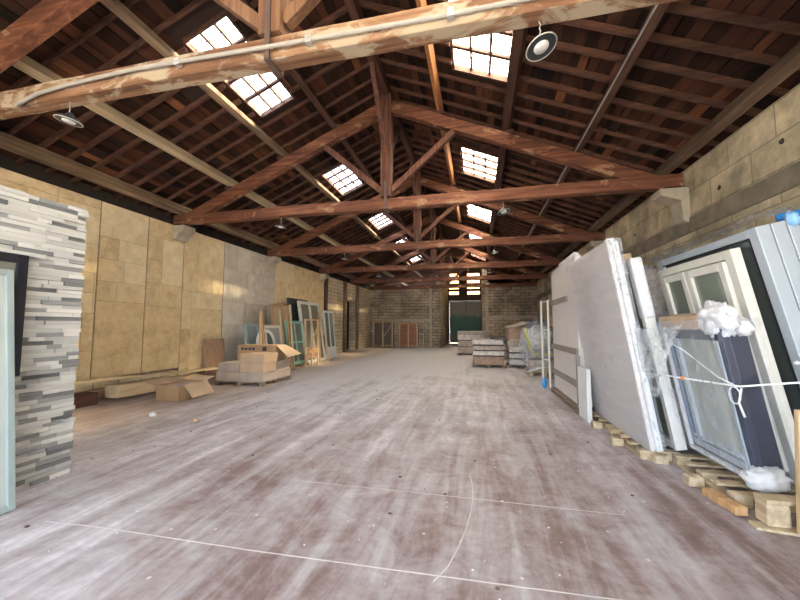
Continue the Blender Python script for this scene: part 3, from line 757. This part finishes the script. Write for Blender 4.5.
simple_frame('window_unit', 'small dark window frame leaning against the creamy travertine', 'window', (-7.62, 12.95, .5), 1.2, 2.0, .07, R(5), .12, M['black'], M['cardboard_grey'])
for i, (p, q) in enumerate((((-6.70,9.86,.02),(-7.0,10.22,2.05)), ((-6.58,9.96,.02),(-6.82,10.0,2.1)), ((-6.62,11.35,.02),(-6.90,11.15,2.15)), ((-6.62,11.55,.02),(-6.9,11.65,2.3)), ((-6.62,11.78,.02),(-6.95,11.95,2.4)), ((-6.75,14.2,.02),(-7.0,14.5,2.2)), ((-6.7,15.1,.02),(-6.95,14.75,1.9)))):
    labs = ['leaning wooden slat nearest the tile boxes, tilted backwards', 'upright wooden slat just left of the arched window', 'wooden slat right beside the arched window', 'taller wooden slat between the arched and teal windows', 'wooden slat touching the teal window',
            'thin wooden slat leaning behind the pale rack', 'short brown slat leaning beside the farthest white door']
    tag(MB().beam(p, q, .08, .045, up=(1,0,0)).build('timber_lath', M['orange_wood' if i % 2 else 'pale_wood']), labs[i], 'lath')

# two crates by the back wall
def crate(label, x0, x1, y, z1, fill, diag):
    t = thing('crate', label, 'crate', ((x0+x1)/2, y+.3, 0))
    for x in (x0, (x0+x1)/2-.05, x1-.1): MB().box(x, y, 0, x+.1, y+.05, z1).build('upright', M['pale_wood'], t)
    MB().box(x0, y+.051, z1-.1, x1, y+.08, z1).box(x0, y+.051, 0.12, x1, y+.08, .2).build('rail', M['orange_wood'], t)
    MB().box(x0+.04, y+.1, .1, x1-.04, y+.55, z1-.08).build('contents', fill, t)
    if diag: MB().beam(((x0+x1)/2+.05, y-.02, z1*.4), (x1-.12, y-.02, z1-.3), .03, .07, up=(0,1,0)).build('diagonal_brace', M['pale_wood'], t)
crate('slatted crate with a diagonal brace by the far left corner', -7.7, -6.15, 25.1, 1.95, plain('dark_crate_fill', (.13,.11,.09), .6), True)
crate('slatted crate of reddish boards by the far block wall', -5.72, -4.3, 25.2, 1.82, wood('reddish_boards', (.2,.09,.05), (.32,.15,.09), (.42,.22,.14), 0), False)
t = thing('hand_truck', 'small metal hand truck beside the crate of reddish boards', 'hand truck', (-4.05, 25.3, 0))
MB().tube([(-4.18,25.3,.05),(-4.15,25.3,1.05),(-4.0,25.3,1.1),(-3.88,25.3,1.0),(-3.92,25.3,.05)], .02).build('handle', M['metal_grey'], t)
MB().box(-4.2, 25.15, 0.01, -3.85, 25.4, .04).build('toe_plate', M['metal_grey'], t)

# ------------------------------------------------------------ stacks in the middle distance
def slab_stack(base, x0, y0, x1, y1, layers, mats, wh, group, n0='bundle'):
    z = .108; k = 0
    pallet('wooden pallet under the %s' % wh, x0, y0, x1, y1, M['pallet_dark'])
    for i, h in enumerate(layers):
        j = random.uniform(-.04,.04)
        nm = 'spacer_board' if h < .07 else 'slab_bundle'
        mb = MB(); mb.box(x0+.02+j, y0+.02+abs(j)*.5, z, x1-.02+j, y1-.02, z+h-.003)
        o = mb.build(nm, M[mats[i % len(mats)]], bevel=.015)
        order = ['bottom', 'second', 'third', 'fourth', 'fifth', 'sixth', 'seventh', 'eighth'][i]
        tag(o, '%s %s of the %s' % (order, 'spacer board' if h < .07 else 'wrapped slab bundle', wh), 'board' if h < .07 else 'bundle', group)
        z += h
    return z
M['bundle_tan'] = plain('tan_slab_wrap', (.42,.35,.29), .6, var=.3, sc=9); M['bundle_pale'] = plain('pale_slab_wrap', (.60,.56,.52), .5, var=.25, sc=9)
M['bundle_red'] = plain('reddish_slab_boards', (.36,.24,.18), .7, var=.25, sc=9); M['bundle_dark'] = plain('dark_gap_shade', (.10,.08,.07), .8)  # near-black layers paint the shade of gaps between slabs
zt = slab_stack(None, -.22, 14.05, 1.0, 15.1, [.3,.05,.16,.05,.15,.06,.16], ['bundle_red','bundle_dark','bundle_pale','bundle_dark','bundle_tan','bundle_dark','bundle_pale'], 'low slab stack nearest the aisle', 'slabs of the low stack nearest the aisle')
tag(MB().sheet(lambda u, v: (-.3+1.35*u, 14.0+1.15*v, zt+.02+.05*noise.noise(Vector((u*5, v*5, 2)))), 20, 16).build('plastic_sheet', M['film_grey'], smooth=True), 'crumpled clear plastic sheet over the low slab stack nearest the aisle', 'plastic sheet')
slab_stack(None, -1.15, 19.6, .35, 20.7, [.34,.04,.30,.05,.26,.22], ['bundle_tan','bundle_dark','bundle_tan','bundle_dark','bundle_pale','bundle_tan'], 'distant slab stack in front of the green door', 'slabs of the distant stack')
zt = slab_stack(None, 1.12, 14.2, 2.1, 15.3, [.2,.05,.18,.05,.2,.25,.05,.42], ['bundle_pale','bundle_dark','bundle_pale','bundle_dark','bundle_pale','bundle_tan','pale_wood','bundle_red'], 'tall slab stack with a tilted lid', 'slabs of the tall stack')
t = tag(MB().beam((1.2,14.35,zt+.03),(1.95,15.1,zt+.26), .55, .03).build('tilted_board', M['bundle_tan']), 'thin board tilted on top of the tall slab stack', 'board')
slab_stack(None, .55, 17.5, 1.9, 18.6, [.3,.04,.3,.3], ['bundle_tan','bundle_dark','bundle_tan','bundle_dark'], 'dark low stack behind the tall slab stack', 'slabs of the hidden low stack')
# plastic wrapped bundle next to the tall white panels
t = thing('wrapped_bundle', 'bundle wrapped in glossy plastic and yellow tape on a pallet beside the white panels', 'bundle', (2.0, 12.4, 0))
MB().box(1.62, 12.1, .11, 2.5, 13.1, .5).box(1.62, 12.1, .62, 2.5, 13.1, .8).build('lower_layers', M['bundle_tan'], t, bevel=.02)
MB().lump((2.02, 12.55, 1.18), .48, .55, .42, .3, 2.4, 5, 32, 22).build('upper_load', M['cream_paint'], t, smooth=True)
MB().lump((1.98, 12.5, .95), .60, .62, .85, .22, 3.2, 8, 40, 26).build('plastic_wrap', M['film_clear'], t, smooth=True)
MB().tube([(1.5,12.05,1.5),(1.62,11.95,.9),(1.75,11.95,.72),(2.4,11.98,.70)], .035, 8).build('yellow_tape', plain('olive_yellow_tape', (.52,.47,.12), .5), t, smooth=True)
for k in range(4): MB().tube([(1.45+.08*k,11.9,.12+.05*k),(1.75+.05*k,11.75,.22+.03*k),(2.0+.06*k,11.8,.3)], .012, 6).build('loose_strap', M['rope'], t, smooth=True)
pallet('pallet below the plastic wrapped bundle', 1.58, 12.0, 2.52, 13.2, M['pallet'])
# white metal trolley frame
t = thing('trolley_frame', 'tall thin white metal frame standing at the far end of the white panel stack', 'rack', (1.72, 9.9, 0))
for (x, y) in ((1.62,9.7),(1.72,9.35)): MB().box(x-.02, y-.02, 0.08, x+.02, y+.02, 2.25).build('upright', M['cream_paint'], t)
for z in (.75, 1.5, 2.22): MB().beam((1.62,9.7,z),(1.72,9.35,z), .03, .03).build('crossbar', M['cream_paint'], t)
MB().lump((1.64, 9.66, .14), .06, .06, .14, .1, 2, 2, 12, 8).build('blue_foot', M['blue_bright'], t)

# ------------------------------------------------------------ right-hand stacks
def leanbox(name, label, cat, x, y0, w, h, T, lean, mat, z=.12, group=None):
    t = thing(name, label, cat, (x, y0, z), group, rot=(0, -lean, 0))
    return t
# A: tall upright white panels held by steel straps
t = thing('panel_stack', 'tall upright stack of white panels held by grey steel straps', 'panel stack', (2.1, 7.7, 0))
MB().box(1.80, 7.02, .13, 1.90, 9.22, 2.93).build('panel', M['sheet_white'], t, bevel=.01)
MB().box(1.905, 7.05, .13, 2.0, 9.2, 2.86).build('panel', M['white_pvc'], t, bevel=.01)
MB().box(2.005, 7.05, .13, 2.2, 9.2, 2.95).build('panel', M['cream_paint'], t, bevel=.01)
for z in (.52, 1.12, 2.16):
    MB().box(1.755, 7.0 if z < 2 else 7.7, z-.055, 1.797, 9.35, z+.055).build('steel_strap', M['strap'], t)
MB().box(1.74, 6.94, .12, 1.80, 7.01, 1.05).build('strap_post', M['strap'], t)
for k in range(4): MB().lump((1.86, 7.3+.33*k, 2.97), .07, .16, .06, .3, 2, k, 14, 9).build('bubble_wrap_wad', M['foam'], t, smooth=True)
pallet('long pallet below the tall strapped white panels', 1.72, 6.95, 2.4, 9.3, M['pallet_dark'], n=12)

# B: film wrapped panel
LB = R(8.5)
t = thing('wrapped_board', 'large white panel wrapped in milky plastic film, leaning', 'panel', (1.99, 4.78, .11), rot=(0, -LB, 0))
MB().box(0, .04, 0, .05, 1.92, 2.56).build('front_board', M['sheet_white'], t, bevel=.008)
MB().box(.05, 0, 0, .12, .10, 2.57).build('edge_profile', M['white_pvc'], t, bevel=.012)
MB().box(.05, .1, 0, .12, 1.92, .1).box(.05, 1.84, .1, .12, 1.92, 2.56).box(.05, .1, 2.48, .12, 1.92, 2.56).build('side_profile', M['white_pvc'], t, bevel=.01)
MB().box(.07, .1, .1, .11, 1.84, 2.48).build('back_board', M['cream_paint'], t)
def fB(u, v):
    w = .014*noise.noise(Vector((u*4, v*9, 1))) + .005*noise.noise(Vector((u*10, v*26, 4)))
    bul = .05*math.sin(math.pi*min(1, u*1.3))*(1 if v > .25 else v*4)
    return (-.03-abs(w)-bul*.4, -.02+2.02*u + .03*noise.noise(Vector((0, v*4, 7))), .02+2.56*v)
MB().sheet(fB, 50, 70).build('plastic_film', M['film_milky'], t, smooth=True)
def fB2(u, v):
    return (-.03+.17*u, -.025+.02*noise.noise(Vector((u*6, v*14, 3))), .02+2.57*v)
MB().sheet(fB2, 8, 50).build('film_edge', M['film_clear'], t, smooth=True)
for (y, z) in ((.05, 2.6), (1.2, 2.6), (1.5, 2.61)): MB().lump((.05, y+.02, z-.01), .06, .07, .04, .35, 2.4, int(y*10), 16, 10).build('film_knot', M['foam'], t, smooth=True)
# C: white corrugated profile piece standing in front of B
t = thing('profile_offcut', 'short white ribbed plastic profile standing between the strapped and the wrapped panels', 'profile', (1.78, 6.85, 0))
for k in range(4): MB().box(1.74+.0*k, 6.4+.13*k, .005, 1.79, 6.52+.13*k, .88).build('rib', M['white_pvc'], t, bevel=.012)
MB().box(1.79, 6.4, .005, 1.81, 6.92, .88).build('back_plate', M['white_pvc'], t)

# D: windows between B and G
d = simple_frame('window_unit', 'wrapped white window leaning just behind the milky wrapped panel', 'window', (2.35, 4.9, .12), .95, 2.36, .12, R(9.5), .09, M['white_pvc'], M['glass_green'])
MB().box(-.07, -.02, 1.6, .07, .13, 2.38).build('foam_sleeve', M['foam'], d, bevel=.03)
MB().box(-.075, .25, 2.2, .075, .8, 2.48).build('cardboard_cap', M['cardboard_pale'], d, bevel=.02)

# G: anthracite roof-window package
LG = R(9.5)
g = thing('window_package', 'anthracite window package wrapped in clear film with foam corners', 'window', (2.42, 3.82, .215), rot=(0, -LG, 0))
WG, HG = .98, 1.42
MB().box(0,0,0,.06,.07,HG).box(0,WG-.06,0,.06,WG,HG).box(0,.07,0,.06,WG-.06,.06).box(0,.07,HG-.16,.06,WG-.06,HG).build('frame', M['anthracite'], g, bevel=.006)
MB().box(-.012,.07,.06,.05,.115,HG-.16).build('inner_stile', M['grey_alu'], g); MB().box(-.012,WG-.16,.06,.05,WG-.12,HG-.16).build('inner_stile', M['anthracite'], g)
MB().box(-.014,WG-.12,.06,.05,WG-.06,HG-.16).build('protective_tape', M['blue_frame'], g)
MB().box(-.016,WG-.23,.06,.05,WG-.17,HG-.16).build('inner_stile', M['grey_alu'], g)
MB().box(-.02,.1,.06,.05,WG-.1,.13).box(-.03,.1,.16,.03,WG-.14,.19).build('sill', M['grey_alu'], g, bevel=.005)
MB().box(.015,.11,.19,.025,WG-.2,HG-.16).build('glass_pane', glassm('pane_reflection', (.36,.39,.34), .12), g)  # grey-green reflection painted as the pane colour
MB().box(.061,.01,.02,.21,WG-.01,HG-.02).build('rear_unit', M['black'], g, bevel=.008)
MB().box(-.035,.22,HG-.05,.19,WG+.02,HG+.10).build('cardboard_cap', M['cardboard_pale'], g, bevel=.015)
MB().lump((.07,.12,HG+.02), .12, .22, .17, .35, 2.2, 4, 40, 26).build('foam_wrap', M['foam'], g, smooth=True)
MB().lump((.17,-.02,HG-.06), .07, .09, .08, .4, 2.5, 9, 20, 14).build('foam_wrap', M['foam'], g, smooth=True)
MB().lump((.05,.0,.03), .16, .12, .11, .3, 2.6, 6, 30, 20).build('foam_corner', M['foam'], g, smooth=True)
MB().box(-.03,WG-.02,-.02,.06,WG+.035,HG-.1).build('foam_edge', M['foam'], g, bevel=.02)
MB().box(-.035,0,-.02,.1,WG,.025).build('bottom_edging', M['foam'], g, bevel=.01)
def fG(u, v):
    w = .03*noise.noise(Vector((u*5, v*6, 9)))+.015*noise.noise(Vector((u*16, v*16, 5)))
    return (-.055-.04*math.sin(math.pi*v)-abs(w), -.03+(WG+.08)*u, 0+(HG+.05)*v)
MB().sheet(fG, 44, 50).build('clear_film', M['film_clear'], g, smooth=True)
def fG2(u, v):
    w = .03*noise.noise(Vector((u*5, v*12, 19)))
    return (-.06+.33*u, -.05-abs(w)-.03*u, .02+(HG+.0)*v)
MB().sheet(fG2, 14, 50).build('side_film', film('side_film', (.35,.4,.6), .07, .1, 4, .1, 2.6, (1,1.6,.4), .6), g, smooth=True)
# draped film from the package to the milky panel
def fD(u, v):
    p = Vector((1.93, 4.95, 1.62)).lerp(Vector((2.1, 4.05, 1.62)), u); q = Vector((1.90, 5.7, 1.0)).lerp(Vector((2.16, 4.72, .75)), u)
    r_ = p.lerp(q, v); w = .05*noise.noise(Vector((u*5, v*5, 3)))+.02*noise.noise(Vector((u*14, v*14, 3)))
    return r_+Vector((-.09-abs(w)-.04*math.sin(math.pi*v), w, w*.5-.05*math.sin(math.pi*u)))
tag(MB().sheet(fD, 34, 34).build('loose_film', film('drape_film', (.80,.83,.87), .42, .14, 4, .3, 1.7, (1,1,1), .9), smooth=True), 'loose crumpled clear film draped beside the foam wrapped window package', 'plastic film')

# F: white two-pane window
LF = R(11)
F = thing('window_unit', 'large cream-white two-pane window leaning behind the anthracite package', 'window', (2.84, 3.97, .13), rot=(0, -LF, 0))
WF, HF = 1.42, 2.26
MB().box(0,0,0,.09,.10,HF).box(0,WF-.10,0,.09,WF,HF).box(0,.1,0,.09,WF-.1,.1).box(0,.1,HF-.09,.09,WF-.1,HF).build('frame', M['cream_paint'], F, bevel=.008)
for k, (ya, yb) in enumerate(((.11, .77), (.79, WF-.11))):
    s_ = MB().box(-.03,ya,.11,.06,ya+.09,HF-.1).box(-.03,yb-.09,.11,.06,yb,HF-.1).box(-.03,ya+.09,.11,.06,yb-.09,.2).box(-.03,ya+.09,HF-.19,.06,yb-.09,HF-.1).build('sash', M['cream_paint'], F, bevel=.01)
    MB().box(.0,ya+.09,.2,.015,yb-.09,HF-.19).build('glass_pane', M['glass_green'], s_)
# E: big blue-grey frames, one behind the other
def big(label, x, y0, W_, H_, T, m_, glass):
    o = thing('large_window', label, 'window', (x, y0, .13), rot=(0, -R(12), 0))
    MB().box(0,0,0,T,.11,H_).box(0,W_-.12,0,T,W_,H_).box(0,.11,0,T,W_-.12,.14).box(0,.11,H_-.085,T,W_-.12,H_).build('frame', m_, o, bevel=.008)
    MB().box(.03,.10,.13,.05,W_-.115,H_-.08).build('glass_pane', glass, o)
    MB().box(-.004,.11,.14,.012,.125,H_-.085).box(-.004,.11,H_-.10,.012,W_-.12,H_-.085).build('black_seal', M['black'], o)
    return o
big('biggest pale blue-grey framed window, directly behind the cream two-pane one', 3.03, 3.81, 1.82, 2.44, .115, M['grey_alu'], M['glass_dark'])
big('second pale blue-grey framed window, tucked behind the biggest one', 3.17, 3.83, 1.82, 2.47, .115, M['grey_alu'], M['glass_dark'])
e1_ = None
e3 = big('rearmost blue-grey framed window with pale blue foam on its top corner', 3.31, 3.85, 1.82, 2.5, .09, M['grey_alu'], M['glass_dark'])
MB().lump((.045, .0, 2.50), .045, .06, .07, .2, 2.5, 2, 22, 14).build('foam_corner', M['blue_pale'], e3, smooth=True)
MB().sheet(lambda u, v: (.1+.16*u, -.04-.02*noise.noise(Vector((u*4, v*9, 2))), .9+1.5*v), 8, 30).build('film_edge', M['film_clear'], e3, smooth=True)
# clear film hanging over tops
def fT(u, v):
    w = .04*noise.noise(Vector((u*8, v*3, 3)))
    return (2.60+.30*v, 3.9+2.3*u, 2.66-.02*u+.05*math.sin(v*2)+w-.25*max(0, u-.75)*4*v*.4)
tag(MB().sheet(fT, 50, 8).build('top_film', M['film_grey'], smooth=True), 'clear film lying over the top edges of the big blue-grey windows', 'plastic film')
# grey net covered bale behind D
tag(MB().lump((2.75, 6.6, 1.35), .42, .75, 1.3, .12, 2.5, 6, 30, 24).build('covered_bale', M['film_grey'], smooth=True), 'tall load under grey crumpled film standing behind the wrapped windows', 'bale')
# cream foam pieces and blue pipe near the wall at the frame edge
t = thing('foam_blocks', 'stack of cream foam blocks beside the blue-grey windows, near the block wall', 'foam', (3.7, 3.72, 0))
for k, (z0, h) in enumerate(((.02,.75),(.78,.72),(1.51,.33),(1.85,.28),(2.14,.26))): MB().box(3.42, 3.5, z0, 3.8, 3.76, z0+h-.02).build('block', M['pale_wood_y'] if k % 2 else plain('cream_foam_%d' % k, (.70,.63,.42), .7), t, bevel=.03)
tag(MB().tube([(2.86,4.05,2.65),(3.45,3.8,2.74),(4.06,3.5,2.86)], .035, 10).build('blue_pipe', M['blue_bright'], smooth=True), 'bright blue tube lying on top beside the block wall', 'tube')

# straps / ropes around the stack
def rope(label, pts, r=.009, extra=None):
    t = thing('tie_strap', label, 'strap', pts[0])
    MB().tube(pts, r, 8).build('strap', M['rope'], t, smooth=True)
    MB().lump(pts[0], r*1.6, r*2, r*1.6, .2, 2, 1, 8, 6).build('knot', M['rope'], t, smooth=True)
    return t
r1 = rope('white plastic strap tied round the window package with a bow', [(2.00,5.35,.95),(2.0,5.1,.98),(2.03,4.85,1.02),(2.10,4.5,1.04),(2.17,4.15,1.05),(2.28,3.75,1.06),(2.45,3.66,1.10),(2.75,3.62,1.14),(3.1,3.6,1.17)])
MB().tube([(2.24+.0,3.74+.07*math.cos(a_)+.02,.98+.075*math.sin(a_)) for a_ in [k*math.pi/8 for k in range(17)]], .007, 6).build('bow_loop', M['rope'], r1, smooth=True)
MB().tube([(2.27,3.72,1.05),(2.25,3.73,.92),(2.27,3.70,.8)], .009, 6).build('bow_tail', M['rope'], r1, smooth=True)
MB().tube([(2.05,4.72,1.5),(2.12,4.3,1.35),(2.2,3.9,1.12),(2.26,3.76,1.06)], .006, 6).build('strap_branch', M['rope'], r1, smooth=True)
MB().lump((2.13,4.35,1.045), .015, .03, .02, .3, 2, 1, 10, 8).build('orange_knot', plain('orange_twine', (.75,.28,.08), .6), r1)
rope('white strap crossing the biggest blue-grey window', [(2.70,3.74,1.28),(2.86,3.72,1.28),(3.1,3.7,1.27),(3.4,3.78,1.26)], .011)
rope('short white strap hanging from the milky panel to the floor', [(1.80,6.98,.62),(1.82,6.97,.3),(1.79,6.9,.02)], .012)

# pallets and timber feet under the right-hand stacks
pallet('long wooden pallet under the milky wrapped panel', 1.88, 4.85, 2.3, 6.9, M['pallet'], n=8)
pallet('wooden pallet under the anthracite window package', 2.2, 3.78, 3.0, 4.82, M['pallet'], n=5)
for i, (x, y, s_, lab) in enumerate(((1.80,6.15,.07,'wooden foot sticking out under the far end of the milky panel'), (1.80,5.35,.06,'wooden foot sticking out under the middle of the milky panel'),
        (2.06,4.78,.07,'wooden foot at the corner where the milky panel meets the anthracite package'), (2.10,4.20,.07,'wooden foot under the middle of the anthracite package'))):
    tag(MB().box(x-.07, y-.06, .0, x+.07, y+.06, .095).build('wood_block', M['pallet'], bevel=.012), lab, 'block')
board('timber_offcut', 'reddish-tan plank lying slantwise under the corner of the anthracite package', 'timber', (2.10, 3.98, .04), (2.14, 3.6, .04), .10, .07, M['orange_wood'])
t = thing('transport_stand', 'pale wooden stand with a tall post at the right edge, nearest the viewer', 'stand', (2.45, 3.4, 0))
MB().beam((2.12,3.46,.012),(2.75,3.36,.012), .12, .022).build('base_board', M['pallet'], t, bevel=.004)
MB().box(2.2, 3.42, .025, 2.36, 3.56, .20).build('foot_block', M['pallet'], t, bevel=.015)
MB().box(2.52, 3.42, .025, 2.66, 3.56, .20).build('foot_block', M['pallet'], t, bevel=.015)
MB().beam((2.2,3.49,.215),(2.7,3.49,.215), .14, .03).build('top_board', M['pallet'], t, bevel=.004)
MB().beam((2.41,3.33,.03),(2.47,3.35,.95), .05, .16, up=(1,0,0)).build('post', M['pale_wood'], t, bevel=.008)

# floor chips
ch = MB(); rr = random.Random(5)
for k in range(240):
    y = rr.uniform(1.3, 12); x = rr.uniform(-5.0, 1.6); s_ = rr.uniform(.0025, .008)
    ch.lump((x, y, s_*.5), s_*1.3, s_, s_*.6, .3, 2, k, 6, 4)
tag(ch.build('floor_chips', M['foam']), 'tiny pale chips of rubble strewn over the worn floor', 'debris', kind='stuff')
ch = MB()
for k in range(60):
    y = rr.uniform(1.8, 9); x = rr.uniform(-5.0, 1.7); s_ = rr.uniform(.006, .016)
    ch.lump((x, y, s_*.4), s_*1.4, s_, s_*.5, .3, 2, k, 6, 4)
tag(ch.build('dark_debris', M['iron']), 'dark crumbs of dirt scattered over the worn floor', 'debris', kind='stuff')
# dark bolt holes in the block wall
hm = M['void_shade']
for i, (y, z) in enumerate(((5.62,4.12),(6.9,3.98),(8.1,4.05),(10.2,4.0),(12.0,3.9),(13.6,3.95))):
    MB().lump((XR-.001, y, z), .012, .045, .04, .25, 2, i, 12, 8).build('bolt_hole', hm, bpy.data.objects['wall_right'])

# yard outside the open front of the hall
struct('ground', MB().box(-20, -30, -.25, 16, -3.25, -.02), plain('yard_concrete', (.42,.41,.40), .9))

# ------------------------------------------------------------ light
w = bpy.data.worlds.new('sky'); S.world = w; w.use_nodes = True; nt = w.node_tree
bg = nt.nodes['Background']; bg.inputs[0].default_value = (.80,.90,1.0,1); bg.inputs[1].default_value = 6.0
sun = bpy.data.lights.new('hazy_sun', 'SUN'); sun.energy = 60; sun.angle = R(9); sun.color = (1., .78, .48)
so = bpy.data.objects.new('hazy_sun', sun); COL.objects.link(so)
dv = Vector((-3.9, -1.0, -3.55)).normalized(); so.rotation_euler = dv.to_track_quat('-Z', 'Y').to_euler()
def portal(loc, rot, sx, sy):
    l = bpy.data.lights.new('daylight_portal', 'AREA'); l.shape = 'RECTANGLE'; l.size = sx; l.size_y = sy; l.cycles.is_portal = True
    o = bpy.data.objects.new('daylight_portal', l); COL.objects.link(o); o.location = loc; o.rotation_euler = rot
portal((-1.6, -3.1, 1.95), (R(90), 0, 0), 9.0, 3.9)
for side in (1, -1):
    SKD = SKDS[side]
    for a, b_ in SK:
        dm = (SKD[0]+SKD[1])/2
        portal((CX+side*dm, (a+b_)/2, DZ-SL*dm+.16), (0, side*math.atan(SL), 0), (SKD[1]-SKD[0])/math.cos(math.atan(SL)), b_-a)
S.view_settings.view_transform = 'Standard'; S.view_settings.look = 'None'; S.view_settings.gamma = 1
S.view_settings.exposure = 0.93
S.view_settings.use_curve_mapping = False
try:
    S.cycles.use_denoising = True; S.cycles.max_bounces = 10; S.cycles.diffuse_bounces = 6; S.cycles.transparent_max_bounces = 16
    S.cycles.sample_clamp_indirect = 8
except Exception: pass
for o in bpy.data.objects:
    if '_abs' in o: del o['_abs']
